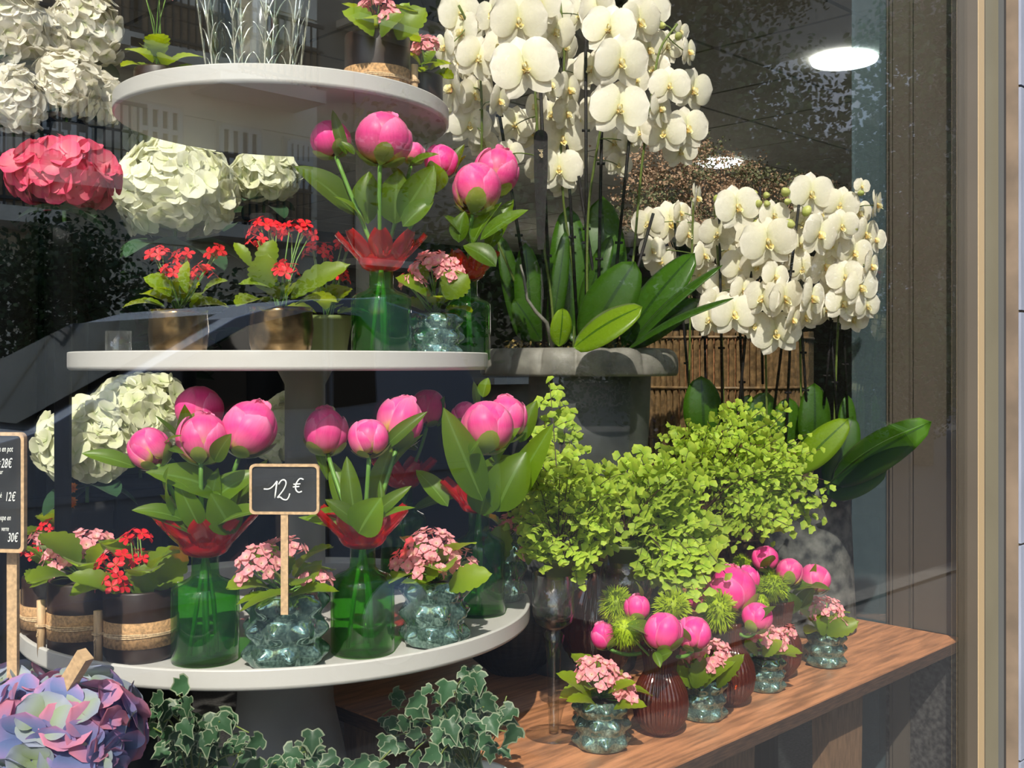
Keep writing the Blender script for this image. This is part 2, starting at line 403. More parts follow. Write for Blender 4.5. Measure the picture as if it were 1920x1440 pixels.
# ---------------------------------------------------------------- bench, plinth, tiered stand
bn = thing('wooden_bench', 'long reddish-brown wooden bench carrying the ribbed vases, its front edge plywood', 'bench', (1.9, .4, 0))
O('bench_top', MB().box((1.195, .0265, ZB-.003), (2.532, .86, ZB)).mesh('bench_top', 'walnut_top', False), bn)
O('edge_board', MB().box((1.195, .027, ZB-.028), (2.531, .86, ZB-.0032)).mesh('edge', 'ply_edge', False), bn, label='dark layered plywood edge')
for x, s in ((1.62, 1), (2.05, 1), (1.28, 1)):
    m = MB().prism([(x, 0), (x+.10, 0), (x+.13, ZB-.03), (x-.02, ZB-.03)], .10, .14).mesh('leg', 'raw_wood', False)
    O('leg', m, bn)
O('leg', MB().prism([(1.3, 0), (1.4, 0), (1.42, ZB-.03), (1.28, ZB-.03)], .72, .76).mesh('leg', 'raw_wood', False), bn)
O('leg', MB().prism([(2.3, 0), (2.4, 0), (2.42, ZB-.03), (2.28, ZB-.03)], .72, .76).mesh('leg', 'raw_wood', False), bn)
plm = MB().box((-1.2, .04, 0), (1.17, 1.9, ZP)).mesh('plinth', 'dark_plinth', False)
tag(O('display_plinth', plm), 'low dark plinth under the tiered stand and the ivy', 'plinth')


SC = at(960-.403*F/1.9, HY, 1.9); SX, SY = SC.x, SC.y
ZT = (1.081, 1.522, 1.957)          # rim heights of the three trays
st = thing('tiered_stand', 'white three-tiered stand of round trays carrying the flower vases', 'stand', (SX, SY, ZP))
def tray(r, z):
    mb = MB()
    for pr in ([(.001, -.030), (r-.004, -.030)], [(r-.004, -.030), (r-.0005, -.027), (r, -.024)], [(r, -.024), (r, -.002)], [(r, -.002), (r-.001, -.0005), (r-.002, 0), (r-.006, 0)], [(r-.006, 0), (r-.006, -.013)], [(r-.006, -.013), (.001, -.013)]):
        mb.lathe(pr, 160, cap=False)
    return O('tray', mb.mesh('tray', 'white_tray'), st, T(SX, SY, z))
tray(.435, ZT[0]); tray(.36, ZT[1]); tray(.29, ZT[2])
O('pedestal', MB().lathe([(.17, 0), (.168, .012), (.12, .12), (.085, .28), (.08, .43)], 48).mesh('pedestal', 'pedestal'), st, T(SX, SY, ZP))
q = at(572, HY, 1.92); O('column', MB().lathe([(.036, 0), (.036, .40), (.05, .427)], 32).mesh('column', 'pedestal'), st, T(q.x, q.y, ZT[0]-.015))
q = at(700, HY, 1.98); O('column', MB().lathe([(.032, 0), (.032, .39), (.045, .421)], 32).mesh('column', 'pedestal'), st, T(q.x, q.y, ZT[1]-.015))

# ---------------------------------------------------------------- pots and vases
def m_bubble():
    n, k = 72, 42
    H = 1.62
    prof = [(.70, 0)]+[(.86, H*(.03+.94*i/k)) for i in range(k+1)]+[(.84, H), (.80, H*.99), (.78, H*.9), (.0, H*.88)]
    def rf(ph, z, r, i):
        if i == 0 or i > k+1: return r
        t = z/H; row = min(2, int(t*3)); f = t*3-row
        bz = math.sin(pi*f)**1.3; bp = (.5+.5*math.cos(8*ph+pi*(row % 2)))**1.4
        edge = min(1, t*12, (1-t)*10+.15)
        return r*(1.02+.03*bz)+.20*(bz**1.3)*(bp**1.2)*edge
    return MB().lathe(prof, n, rf=rf).mesh('bubble_pot', 'bubble_luster')
BUB = m_bubble()
def m_ribbed():
    n = 252
    key = [(0, .36), (.06, .40), (.3, .70), (.65, .92), (1.15, 1.0), (1.6, .94), (2.0, .76), (2.28, .585), (2.36, .56), (2.44, .57), (2.9, .63), (3.33, .74)]
    prof = []
    for a, b in zip(key, key[1:]):
        for q in range(3):
            t = q/3; prof.append((a[1]+(b[1]-a[1])*t, a[0]+(b[0]-a[0])*t))
    prof.append((.74, 3.33)); prof += [(.70, 3.32), (.58, 2.9), (.50, 2.4)]
    return MB().lathe(prof, n, rf=lambda ph, z, r, i: r*(1+(.055*abs(math.cos(18*ph)) if .05 < z < 3.3 and i < len(prof)-3 else 0))).mesh('ribbed', 'amber_glass')
RIB = m_ribbed()
BOT = MB().lathe([(.92, 0), (1, .06), (1, 2.05), (.97, 2.2), (.85, 2.3), (.55, 2.42), (.42, 2.52), (.40, 2.65), (.40, 3.1), (.47, 3.14), (.47, 3.25)], 48).mesh('bottle', 'green_glass')
BOTI = MB().lathe([(.93, .1), (.93, 2.05), (.89, 2.15), (.5, 2.34), (.36, 2.5)], 40).mesh('bottle_wall', 'green_glass')
def m_collar():
    mb = MB()
    mb.lathe([(.42, -.1), (.62, 0), (.74, .18), (.80, .40)], 48, cap=False)
    for k in range(8):
        a = 2*pi*k/8
        def fn(u, v):
            x = (2*u-1)*.40*(math.sin(pi*(.12+.80*v)))**.7; rr = .66+.85*v-.12*(2*u-1)**2; z = .16+.80*v+.10*v*v+.10*(2*u-1)**2
            z += .018*math.cos(14*pi*u)
            return V((rr*math.cos(a)-x*math.sin(a), rr*math.sin(a)+x*math.cos(a), z))
        mb.grid(fn, 14, 8)
    return mb.mesh('collar', 'red_glass')
COLR = m_collar()
def bottle(label, base, r, hs=1.0):
    t = thing('bottle_vase', label, 'vase', base, 'green bottle vases with red glass collars')
    W = T(base) @ Matrix.Diagonal((r, r, r*hs, 1))
    O('bottle', BOT, t, W); O('inner_wall', BOTI, t, W)
    O('collar', COLR, t, T(base+UP*r*3.22*hs) @ RZ(R.uniform(0, 1)) @ Matrix.Scale(r*1.02, 4), label='red petal-shaped glass collar')
    return base+UP*r*3.25*hs
def ribbed(label, base, r):
    t = thing('ribbed_vase', label, 'vase', base, 'brown ribbed glass vases on the bench')
    O('vase_body', RIB, t, T(base) @ Matrix.Scale(r, 4))
    return base+UP*r*3.3

# ---------------------------------------------------------------- leaves
def leafo(name, par, a, b, w, mat, face=None, cup=.25, curl=0.0, lift=.10, p=.85, q=.75, ser=0, nu=6, nv=10, ruf=0.0, sn=9, th=0):
    a, b = V(a), V(b); d = b-a; L = d.length
    face = V(face if face is not None else TOCAM+UP*.6)
    mb = MB(); petal(mb, None, L, w, p, q, cup, curl, ruf, 2, nu, nv, 0, lift, ser, sn)
    y = d.normalized(); x = y.cross(face)
    if x.length < 1e-3: x = y.orthogonal()
    x.normalize(); z = x.cross(y)
    W = T(a) @ Matrix((x, y, z)).transposed().to_4x4()
    o = O(name, mb.mesh(name, mat), par, W)
    if th:
        s_ = o.modifiers.new('t', 'SOLIDIFY'); s_.thickness = th
    return o

# ---------------------------------------------------------------- peonies
def peony_meshes(seed, openness=0.0):
    global R
    keep = R; R = random.Random(seed)
    core = MB()
    def cf(u, v):
        ph = 2*pi*u; th = pi*v; r = .90*(1+.035*math.sin(7*ph+5*v)*math.sin(th)+.03*math.sin(11*ph-9*v))
        return V((r*math.sin(th)*math.cos(ph), r*math.sin(th)*math.sin(ph), -r*math.cos(th)*1.04))
    core.grid(cf, 36, 18)
    core.uv = [(u_[0], .55) for u_ in core.uv]
    if openness:
        for k in range(10):
            a = R.uniform(0, 6.3); m = RZ(a) @ T(R.uniform(0, .35), 0, .62) @ RX(R.uniform(-.2, .5)) @ RX(pi/2-.5)
            petal(core, m, .62, .32, 1.3, .5, .3, -.2, .10, 3, 6, 6)
    ps = []
    for k in range(9):
        if k < 4: ph0 = k*pi/2+R.uniform(-.2, .2); tc, rv, rh_ = R.uniform(1.75, 1.95), 1.45-openness*.3, R.uniform(1.0, 1.15)
        else: ph0 = (k-4)*2*pi/5+R.uniform(-.3, .3); tc, rv, rh_ = R.uniform(1.05, 1.6), R.uniform(.8, 1.15), R.uniform(.62, .9)
        off = (.01+.016*k if k < 4 else .065+.036*(k-4)); ff = R.uniform(0, 6); fl = openness*R.uniform(.05, .22); m_ = RZ(ph0) @ RX(R.uniform(-.35, .35))
        pb_ = MB()
        def fn(u, v):
            a = 2*u-1; b = 2*v-1
            al = a*rh_*math.sqrt(max(.0, 1-.92*abs(b)**2.6)); be = tc+b*rv*(1-.10*a*a)-.05*max(0, b)*math.cos(3*a+ff)
            be = max(be, .12)
            r = 1+off+.07*(1-a*a)*(1-b*b)+.018*math.sin(3*a+ff)*b-.075*(abs(a)**3)-.05*max(0, b)**4+fl*max(0, b)**3+.018*math.sin(13*a+ff+2*b)*(.3+max(0, b))*.8
            return m_ @ V((r*math.cos(al)*math.sin(be), r*math.sin(al), -r*math.cos(be)*math.cos(al)*1.05))
        pb_.grid(fn, 12, 14)
        ps.append(pb_)
    sep = []
    for k in range(4):
        ph0 = k*pi/2+R.uniform(-.3, .3); e = R.uniform(.26, .46); hw = R.uniform(.5, .75); kk = k
        def fs(u, v):
            a = 2*u-1; t = pi*(.01+.99*v*e*(1-.35*a*a)); ph = ph0+hw*a; r = 1.24+.015*kk+.06*v*v
            return V((r*math.sin(t)*math.cos(ph), r*math.sin(t)*math.sin(ph), -r*math.cos(t)*1.06))
        sep.append(MB().grid(fs, 6, 5))
    R = keep
    return core, ps, sep
PEO = {}
for mt, tagm in (('peony_pink', 'p'), ('peony_hot', 'h')):
    for i, (sd_, op) in enumerate(((11, 0), (23, 0), (37, .35), (52, .1))):
        c_, p_, s_ = peony_meshes(sd_, op)
        PEO[tagm+str(i)] = (c_.mesh('bloom', 'peony_core'), [x.mesh('petal', mt) for x in p_], [x.mesh('sepal', 'peony_sepal') for x in s_])
SLENDER = 0.0035
def peony(label, px, py, rp, d, mouth, foot, var='p0', yaw=0, tilt=.35, cat='flower', group=None, leaves=(), auto=2, extra=()):
    c = at(px, py, d); r = pxm(rp, d)*.86
    t = thing('peony', label, 'flower', foot if foot is not None else mouth, group)
    ax = (UP-TOCAM*.22+RIGHT*math.sin(yaw)*tilt+jit(.12)).normalized()
    core, ps, se = PEO[var]
    W = fr(c, ax, RIGHT, r, R.uniform(0, 6.28)) @ Matrix.Diagonal((1, 1, R.uniform(.94, 1.08), 1))
    b = O('bloom', core, t, W)
    for q in ps: O('petal', q, b, W)
    for q in se: O('sepal', q, b, W)
    s0 = c-ax*r*1.2
    pts = bez(s0, s0-ax*.03+(mouth-s0)*.35, mouth, 7)
    if foot is not None: pts += [mouth+(foot-mouth)*.5+jit(.004), foot]
    O('stem', MB().tube(pts, SLENDER, 7).mesh('stem', 'stem_green'), t)
    for q in range(auto):
        k = R.uniform(.15, .75); p0 = pts[0]+(mouth-pts[0])*k; a = R.uniform(-1.5, 1.5)
        dr = (RIGHT*math.sin(a)+TOCAM*math.cos(a)*.8+UP*R.uniform(.2, 1.1)).normalized()
        ln = R.uniform(.07, .12)
        leafo('leaf', t, p0, p0+dr*ln, ln*R.uniform(.16, .24), 'peony_leaf', face=UP+TOCAM*.8+jit(.5), curl=R.uniform(-.05, .25), cup=.3)
    for (x0, y0, x1, y1, wp, *o) in leaves:
        d0 = d+(o[0] if o else 0); d1 = d+(o[1] if len(o) > 1 else -.03)
        fc = o[2] if len(o) > 2 else UP*.9+TOCAM+jit(.35)
        leafo('leaf', t, at(x0, y0, d0), at(x1, y1, d1), pxm(wp, d)/2, 'peony_leaf', face=fc, curl=R.uniform(0, .12), cup=.35, lift=.06)
    return t

# ---------------------------------------------------------------- kalanchoes
def floret(mat, n, W, rows=1, p=1.0, q=.8, nm='flower'):
    mb = MB()
    for rr in range(rows):
        for k in range(n):
            petal(mb, RZ(2*pi*(k+.5*rr)/n+R.uniform(-.1, .1)) @ T(0, .03, .08*rr) @ RX(.10+.45*rr), .56-.16*rr, W*(1-.2*rr), p, q, .2, .10, .03, 2, 3, 4)
    mb.tube([(0, 0, -.55), (0, 0, 0)], .05, 5)
    return mb.mesh(nm, mat)
KF = {'pink': [floret('kal_pink', 4, .24, 2, 1.0, .85) for _ in range(3)], 'red': [floret('kal_red', 4, .20, 1, 1.3, .6) for _ in range(3)],
      'orange': [floret('kal_orange', 6, .14, 2, 1.1, .8) for _ in range(2)]}
def kal_leaf_mesh():
    mb = MB(); petal(mb, None, 1, .34, 1.15, .55, .28, .06, .03, 2, 6, 24, 0, .10, .18, 6); return mb.mesh('leaf', 'kal_leaf')
KL = [kal_leaf_mesh() for _ in range(5)]
def cork_band(t, base, r, h, z0=.36, z1=.62, peg=None, peglen=.075):
    zz0, zz1 = h*z0, h*z1
    O('cork_band', MB().lathe([(r*1.0, zz0), (r*1.03, zz0), (r*1.03, zz1), (r*1.0, zz1)], 48, cap=False).mesh('cork_band', 'cork'), t, T(base), label='cork band around the pot')
    mb = MB()
    for k in range(3):
        z = (zz0+zz1)/2+.002*(k-1)
        mb.tube([V((r*1.045*math.cos(a), r*1.045*math.sin(a), z+.0008*math.sin(3*a+k))) for a in [2*pi*i/36 for i in range(37)]], .0012, 5)
    if peg is not None:
        x, y = r*1.14*math.cos(peg), r*1.14*math.sin(peg)
        for k in range(2):
            mb.tube([V((x, y, (zz0+zz1)/2))+V((math.cos(q)*.0085, math.sin(q)*.0085, .002*k)) for q in [2*pi*i/10 for i in range(11)]], .0012, 5)
        for k in range(4): mb.tube([V((x, y, (zz0+zz1)/2))+jit(.003), V((x*1.05, y*1.05, (zz0+zz1)/2-.012))+jit(.006), V((x*1.05, y*1.05, (zz0+zz1)/2-.03))+jit(.006)], .0009, 4)
        m_ = (zz0+zz1)/2
        O('peg', MB().tube([(x, y, m_-peglen*.55), (x*1.01, y*1.01, m_+peglen*.45)], .0062, 12).mesh('peg', 'oak_pale', True), t, T(base), label='round pale wooden peg tied on with twine')
    O('twine', mb.mesh('twine', 'twine'), t, T(base))
def kalanchoe(label, base, pot, r, h, color, clusters, nleaf=9, group=None, leaves=(), peg=None, peglen=.075, lscale=1.0, fs=.0215, z01=(.22, .58)):
    """clusters: (px, py, rx, ry, d, n)"""
    base = V(base)
    t = thing('potted_kalanchoe', label, 'potted plant', base, group)
    if pot == 'bubble': O('pot', BUB, t, T(base) @ Matrix.Diagonal((r, r, h/1.62, 1)) @ RZ(R.uniform(0, .8)), label='lustrous blue-green bubbled glass pot')
    elif pot == 'brown':
        O('pot', MB().lathe([(r*.9, 0), (r*.93, .003), (r, h*.08), (r, h*.97), (r*.98, h), (r*.93, h*.99), (r*.92, h*.9)], 40).mesh('pot', 'brown_pot'), t, T(base), label='dark brown pot')
        cork_band(t, base, r, h, z01[0], z01[1], peg, peglen)
    elif pot == 'gold':
        O('pot', MB().lathe([(r*.72, 0), (r*.86, h*.06), (r*.97, h*.3), (r, h*.6), (r*.97, h*.9), (r*.98, h), (r*.94, h*.99), (r*.9, h*.85)], 40,
          rf=lambda a, z, q, i: q*(1+.02*math.sin(5*a+z*90)*math.sin(3*a-z*60))).mesh('pot', 'gold_luster'), t, T(base), label='gold lustre pot')
    else:
        O('pot', MB().lathe([(r*.7, 0), (r*.95, h*.9), (r, h*.9), (r, h), (r*.92, h*.99), (r*.9, h*.85)], 32).mesh('pot', 'green_pot'), t, T(base))
    O('soil', MB().lathe([(r*.8, 0), (r*.5, .006), (.001, .009)], 20, cap=False).mesh('soil', 'soil'), t, T(base+UP*h*.86))
    top = base+UP*h
    for k in range(nleaf):
        a = 2*pi*(k+R.uniform(-.3, .3))/nleaf; lay = k % 3
        L = r*R.uniform(1.05, 1.45)*lscale; el = (.05, .32, .65)[lay]+R.uniform(-.1, .15)
        o = V((math.cos(a), math.sin(a), 0)); dr = o*math.cos(el)+UP*math.sin(el)
        p0 = top+o*r*(.45-.12*lay)+UP*(.004+.007*lay)
        y = dr; x = y.cross(UP).normalized(); z = x.cross(y)
        O('leaf', R.choice(KL), t, T(p0) @ Matrix((x, y, z)).transposed().to_4x4() @ Matrix.Scale(L, 4) @ RY(R.uniform(-.3, .3)))
    for (x0, y0, x1, y1, wp, d0, d1, *fc) in leaves:
        leafo('leaf', t, at(x0, y0, d0), at(x1, y1, d1), pxm(wp, d0)*.42, 'kal_leaf', face=fc[0] if fc else UP*1.2+TOCAM+jit(.3), p=1.15, q=.55, ser=.18, cup=.28, nv=24, curl=.05, sn=6)
    sm = MB()
    for (px, py, rx, ry, d, n) in clusters:
        c = at(px, py+ry, d); Rx, Ry = pxm(rx, d), pxm(ry*2, d)
        for k in range(n):
            a = k*2.39996; u = math.sqrt((k+.5)/n); el = u*1.45
            nn = V((math.sin(el)*math.cos(a), math.sin(el)*math.sin(a), math.cos(el)))
            p = c+V((nn.x*Rx, nn.y*Rx, nn.z*Ry))+jit(.0035)
            O('flower', R.choice(KF[color]), t, fr(p, nn+jit(.3)+UP*.25+TOCAM*.25, s=fs*R.uniform(.85, 1.15), roll=R.uniform(0, 6)))
            if k % 2 == 0: sm.tube(bez(top-UP*.005+jit(.006), (top+c)/2+jit(.01), p-nn*.008, 3), .0011, 4)
    O('flower_stems', sm.mesh('flower_stems', 'stem_green'), t)
    return t

# ---------------------------------------------------------------- hydrangeas
def hfl(mat, n=4, Wd=.40, ruf=.06):
    mb = MB()
    for k in range(n): petal(mb, RZ(2*pi*k/n+R.uniform(-.15, .15)) @ T(0, .02, .02*(k % 2)) @ RX(R.uniform(.05, .45)), .55*R.uniform(.9, 1.1), Wd, 1.15, .5, .12, .10, ruf*.6, 2, 6, 7)
    return mb.mesh('floret', mat)
HF = {k: [hfl(m_) for _ in range(4)] for k, m_ in (('white', 'hyd_white'), ('cream', 'hyd_cream'), ('pink', 'hyd_pink'), ('blue', 'hyd_blue'), ('mauve', 'hyd_mauve'), ('pale', 'hyd_pale'), ('stock', 'stock_white'))}
def hydrangea(label, px, py, rp, d, foot, kinds, n, fs, name='hydrangea', sq=(1, 1, .85), leaves=4, group=None, thick=.004, corem='hyd_cream'):
    c = at(px, py, d); r = pxm(rp, d)
    t = thing(name, label, 'flower', foot, group)
    O('flower_core', MB().lathe([(.001, -.8), (.5, -.65), (.8, -.2), (.8, .2), (.5, .62), (.001, .8)], 16).mesh('flower_core', corem), t, T(c) @ Matrix.Diagonal((r*sq[0], r*sq[1], r*sq[2], 1)))
    for k in range(n):
        z = 1-(k+.5)/n*1.75; a = k*2.39996; q = math.sqrt(max(0, 1-z*z))
        nn = V((q*math.cos(a), q*math.sin(a), z))
        p = c+V((nn.x*r*sq[0], nn.y*r*sq[1], nn.z*r*sq[2]))*R.uniform(.86, 1.04)
        O('floret', R.choice(HF[R.choice(kinds)]), t, fr(p, nn+jit(.45), s=fs*R.uniform(.8, 1.2), roll=R.uniform(0, 6)))
    O('stem', MB().tube(bez(c-UP*r*.5, (c+V(foot))/2+jit(.01), foot, 6), thick, 7).mesh('stem', 'stem_green'), t)
    for k in range(leaves):
        a = 2*pi*k/leaves+R.uniform(-.4, .4); o = V((math.cos(a), math.sin(a), 0)); p0 = c-UP*r*.95
        leafo('leaf', t, p0, p0+o*r*1.1+UP*R.uniform(-.5, .2)*r, r*.38, 'ivy_green', face=UP, p=.9, q=.6, ser=.05, nv=16, curl=.1)
    return t
def tallvase(label, base, r, h, mat='black_pot', grp=None, flare=1.25):
    b = V(base)
    o = O('florist_bucket', MB().lathe([(r*.8, 0), (r*flare*.86, h*.96), (r*flare*.9, h*.96), (r*flare*.9, h), (r*flare*.84, h*.99), (r*flare*.8, h*.8), (0.001, h*.79)], 32).mesh('bucket', mat), None, T(b))
    return tag(o, label, 'bucket', grp)

# ---------------------------------------------------------------- orchids
def orchid_meshes(seed):
    global R
    keep = R; R = random.Random(seed)
    mb = MB()
    a = R.uniform(.9, 1.15)
    petal(mb, T(0, .02, -.03) @ RX(-.08), .98, .37, .85, .55, -.25, .10, .02, 2, 5, 7)                      # top sepal
    for s in (-1, 1):
        petal(mb, T(0, 0, -.035) @ RZ(s*2.45) @ RX(.04), .98, .34, .85, .6, -.2, .08, .02, 2, 5, 7)          # lower sepals
        petal(mb, T(0, .03, .03) @ RZ(s*1.32*1.0) @ RX(R.uniform(.02, .22)), 1.02, .66, .95, .42, -.10, R.uniform(.02, .16), .05, 2, 7, 8, 0, .06)   # broad side petals
    lip = MB()
    petal(lip, T(0, -.04, .04) @ RZ(pi) @ RX(.95), .46, .14, .8, .7, .5, -.2, 0, 2, 4, 5, 0)
    for s in (-1, 1): petal(lip, T(s*.03, -.03, .05) @ RZ(s*1.9) @ RX(1.0), .34, .17, 1, .6, .5, -.35, 0, 2, 4, 5, 0)
    lip.tube([(0, .10, .02), (0, .06, .14), (0, -.02, .19)], [.07, .085, .055], 8, 0)
    lip.tube([(0, -.1, .08), (0, -.10, .16)], [.05, .06], 6, 1)
    lip.tube([(-.05, -.16, .10), (-.07, -.19, .20)], [.03, .015], 5, 1); lip.tube([(.05, -.16, .10), (.07, -.19, .20)], [.03, .015], 5, 1)
    R = keep
    return mb.mesh('flower', 'orchid_petal'), lip.mesh('lip', ['orchid_lip', 'orchid_heart'])
ORC = [orchid_meshes(100+i) for i in range(6)]
BUD = MB().lathe([(.001, -1), (.5, -.8), (.8, -.2), (.78, .3), (.45, .85), (.001, 1.05)], 12, rf=lambda a, z, r, i: r*(1+.07*math.cos(3*a))).mesh('bud', 'orchid_bud')
def orchid(label, foot, spike, flowers, stake=None, leaves=(), buds=(), group=None, clips=(), tagp=None, dj=.06, stakes=()):
    """spike: list of (px,py,d) from foot up; flowers: (px,py,rpx,d,yaw[,roll])"""
    t = thing('orchid', label, 'orchid', foot, group)
    sp = [V(foot)]+[at(*q) for q in spike]
    pts = []
    for i in range(len(sp)-1):
        pts += [sp[i].lerp(sp[i+1], k/4) for k in range(4)]
    pts.append(sp[-1])
    for _ in range(2): pts = [pts[0]]+[(pts[i-1]+pts[i]*2+pts[i+1])/4 for i in range(1, len(pts)-1)]+[pts[-1]]
    mb = MB().tube(pts, .0028, 6)
    def near(p):
        c = [q for q in pts[3:] if q.z < p.z+.06] or pts[3:]
        return min(c, key=lambda q: (q-p).length)
    for f_ in flowers:
        px, py, rp, d, yaw = f_[:5]; roll = f_[5] if len(f_) > 5 else R.uniform(-.25, .25)
        p = at(px, py, d); fc = (TOCAM*math.cos(yaw)+RIGHT*math.sin(yaw)-UP*R.uniform(0, .28)).normalized()
        fm, lm = R.choice(ORC)
        W = fr(p, fc, UP, pxm(rp, d)*1.0, roll)
        o = O('flower', fm, t, W); O('lip', lm, o, W)
        q = near(p); mb.tube(bez(q, (p+q)/2+UP*.01-fc*.02, p-fc*.004, 4), .0013, 5)
    for (px, py, rp, d) in buds:
        p = at(px, py, d); O('bud', BUD, t, fr(p, TOCAM+jit(1), s=pxm(rp, d)))
        q = near(p); mb.tube(bez(q, (p+q)/2+UP*.008, p, 3), .0012, 5)
    O('flower_stem', mb.mesh('flower_stem', 'orchid_stem'), t)
    for s_ in ([stake] if stake else [])+list(stakes):
        a, b = at(*s_[0]), at(*s_[1])
        km = MB().tube([a, b], .0033, 8)
        for k in (.35, .7): km.tube([a.lerp(b, k)-RIGHT*.008, a.lerp(b, k)+RIGHT*.008], .0028, 6)
        O('stake', km.mesh('stake', 'stake_black'), t, label='thin dark support stake with clips')
    for (x0, y0, x1, y1, wp, d0, d1, *fc) in leaves:
        leafo('leaf', t, at(x0, y0, d0), at(x1, y1, d1), pxm(wp, d0)/2, 'orchid_leaf_sunlit' if (x1, y1) in ((1202, 572), (1056, 578), (1590, 786)) else 'orchid_leaf', face=fc[0] if fc else TOCAM+UP*.4+jit(.25), p=.95, q=.5, cup=-.12 if len(fc) < 2 else fc[1], lift=.05, nv=14, nu=6, curl=.03, th=.0015)
    return t

# ================================================================ bottom tray
Z0 = ZT[0]-.013; Z1 = ZT[1]-.013; Z2 = ZT[2]-.013
def pos(px, d, z): p = at(px, HY, d); return V((p.x, p.y, z))
GP = 'peonies in the bottle vases'
b = pos(385, 1.565, Z0); mo = bottle('green bottle vase at the left front of the lowest tray, beside the brown pots', b, .049, 1.0)
ft = lambda b, x=0, y=0: b+V((x, y, .008))
peony('small round pink peony bud leaning left out of the left-hand bottle, pale leaf beside it', 280, 838, 37, 1.52, mo, ft(b, -.02, .01), 'p0', -.9, .8, group=GP, auto=1,
      leaves=[(255, 876, 153, 848, 34, .0, -.02, TOCAM+UP*.9), (305, 835, 340, 815, 12), (315, 840, 345, 850, 14), (345, 975, 250, 950, 36)])
peony('topmost pink peony of the left-hand bottle bouquet on the lowest tray', 374, 764, 45, 1.64, mo, ft(b, .01, .02), 'p1', .2, .25, group=GP, auto=2,
      leaves=[(345, 830, 290, 778, 10), (400, 960, 470, 940, 30)])
peony('pink peony low in the middle of the left-hand bottle bouquet', 382, 820, 47, 1.53, mo, ft(b, 0, -.01), 'p2', 0, .7, group=GP, auto=1,
      leaves=[(402, 865, 430, 815, 36, -.03, -.05, TOCAM+UP*.2), (380, 1000, 330, 900, 44), (392, 1000, 405, 880, 50, .03, .0)])
peony('largest pink peony, right-hand one of the left-hand bottle bouquet', 469, 801, 52, 1.56, mo, ft(b, .02, 0), 'p3', .7, .55, group=GP, auto=1,
      leaves=[(440, 1000, 395, 925, 64, -.03, -.05, TOCAM+UP*.5), (405, 985, 503, 948, 46, -.04, -.05, UP+TOCAM*.5), (425, 985, 445, 905, 34), (370, 1005, 275, 958, 46, -.04, -.05, UP+TOCAM*.4), (400, 1000, 300, 925, 34, .02, .02), (430, 980, 500, 860, 40, .03, .02)])
b = pos(680, 1.61, Z0); mo = bottle('green bottle vase in the middle of the lowest tray, right of the 12 euro board', b, .048, 1.05)
peony('half-shaded pink peony bud at the left of the middle bottle bouquet, above the board', 610, 806, 41, 1.68, mo, ft(b, -.02, .01), 'p3', -.3, .35, group=GP, auto=1,
      leaves=[(590, 830, 615, 900, 16, 0, 0), (660, 985, 618, 860, 42, .0, .02)])
peony('round pink peony bud in the middle of the middle bottle bouquet', 693, 819, 37, 1.58, mo, ft(b, .01, -.01), 'p0', .1, .6, group=GP, auto=0,
      leaves=[(672, 1000, 712, 935, 70, -.05, -.07, TOCAM+UP*.3), (680, 990, 610, 935, 34, -.04, -.05), (668, 985, 650, 855, 40, .01, .02), (695, 985, 775, 945, 26, -.04, -.05, UP+TOCAM*.4), (690, 975, 768, 910, 28, -.03, -.04)])
peony('ruffled opening pink peony at the right of the middle bottle bouquet', 752, 789, 44, 1.64, mo, ft(b, .02, .01), 'p2', .4, .35, group=GP, auto=0,
      leaves=[(715, 845, 798, 770, 28, -.05, -.06), (700, 965, 735, 830, 44, .0, 0), (720, 900, 792, 812, 24), (675, 1000, 560, 965, 22, -.02, -.03), (712, 900, 720, 980, 14, -.03, -.04)])
b = pos(898, 1.86, Z0); mo = bottle('green bottle vase at the right end of the lowest tray, bright red collar', b, .046, 1.22)
peony('front round pink peony of the right-hand bouquet on the lowest tray, pale lit front', 912, 797, 50, 1.70, mo, ft(b, -.01, -.01), 'p0', .1, .55, group=GP, auto=0,
      leaves=[(905, 940, 832, 765, 66, -.02, -.05, TOCAM+UP*.2), (930, 960, 985, 845, 84, .0, .0, TOCAM-RIGHT*.3), (940, 960, 1036, 795, 58, .05, .0, TOCAM-RIGHT*.2), (880, 850, 897, 828, 20, -.06, -.07)])
peony('pink peony partly hidden behind the front bloom of the right-hand lowest bouquet', 948, 783, 40, 1.80, mo, ft(b, .01, .01), 'p2', .5, .3, group=GP, auto=1,
      leaves=[(975, 830, 1005, 750, 42, 0, 0), (915, 960, 890, 880, 34, -.05, -.05, TOCAM), (925, 955, 1020, 900, 40, -.03, -.04, UP+TOCAM*.4), (900, 965, 920, 890, 60, -.09, -.1, TOCAM+UP*.3), (905, 745, 915, 708, 26, 0, 0)])
peony('small pale-tipped pink peony behind the right-hand lowest bouquet', 872, 775, 24, 1.84, mo, ft(b, -.01, .02), 'p1', -.3, .2, group=GP, auto=1, leaves=[(895, 760, 888, 715, 16), (840, 950, 780, 880, 40, 0, .02)])
b = pos(757, 2.10, Z0); mo = bottle('green bottle vase at the back of the lowest tray, behind the domed pink kalanchoe', b, .045, 1.35)
peony('shaded pink peony at the back, under the middle tray', 802, 762, 33, 2.12, mo, ft(b), 'h1', .1, .2, group=GP, auto=3, leaves=[(820, 800, 830, 745, 22), (770, 960, 860, 930, 30), (760, 940, 790, 880, 30)])

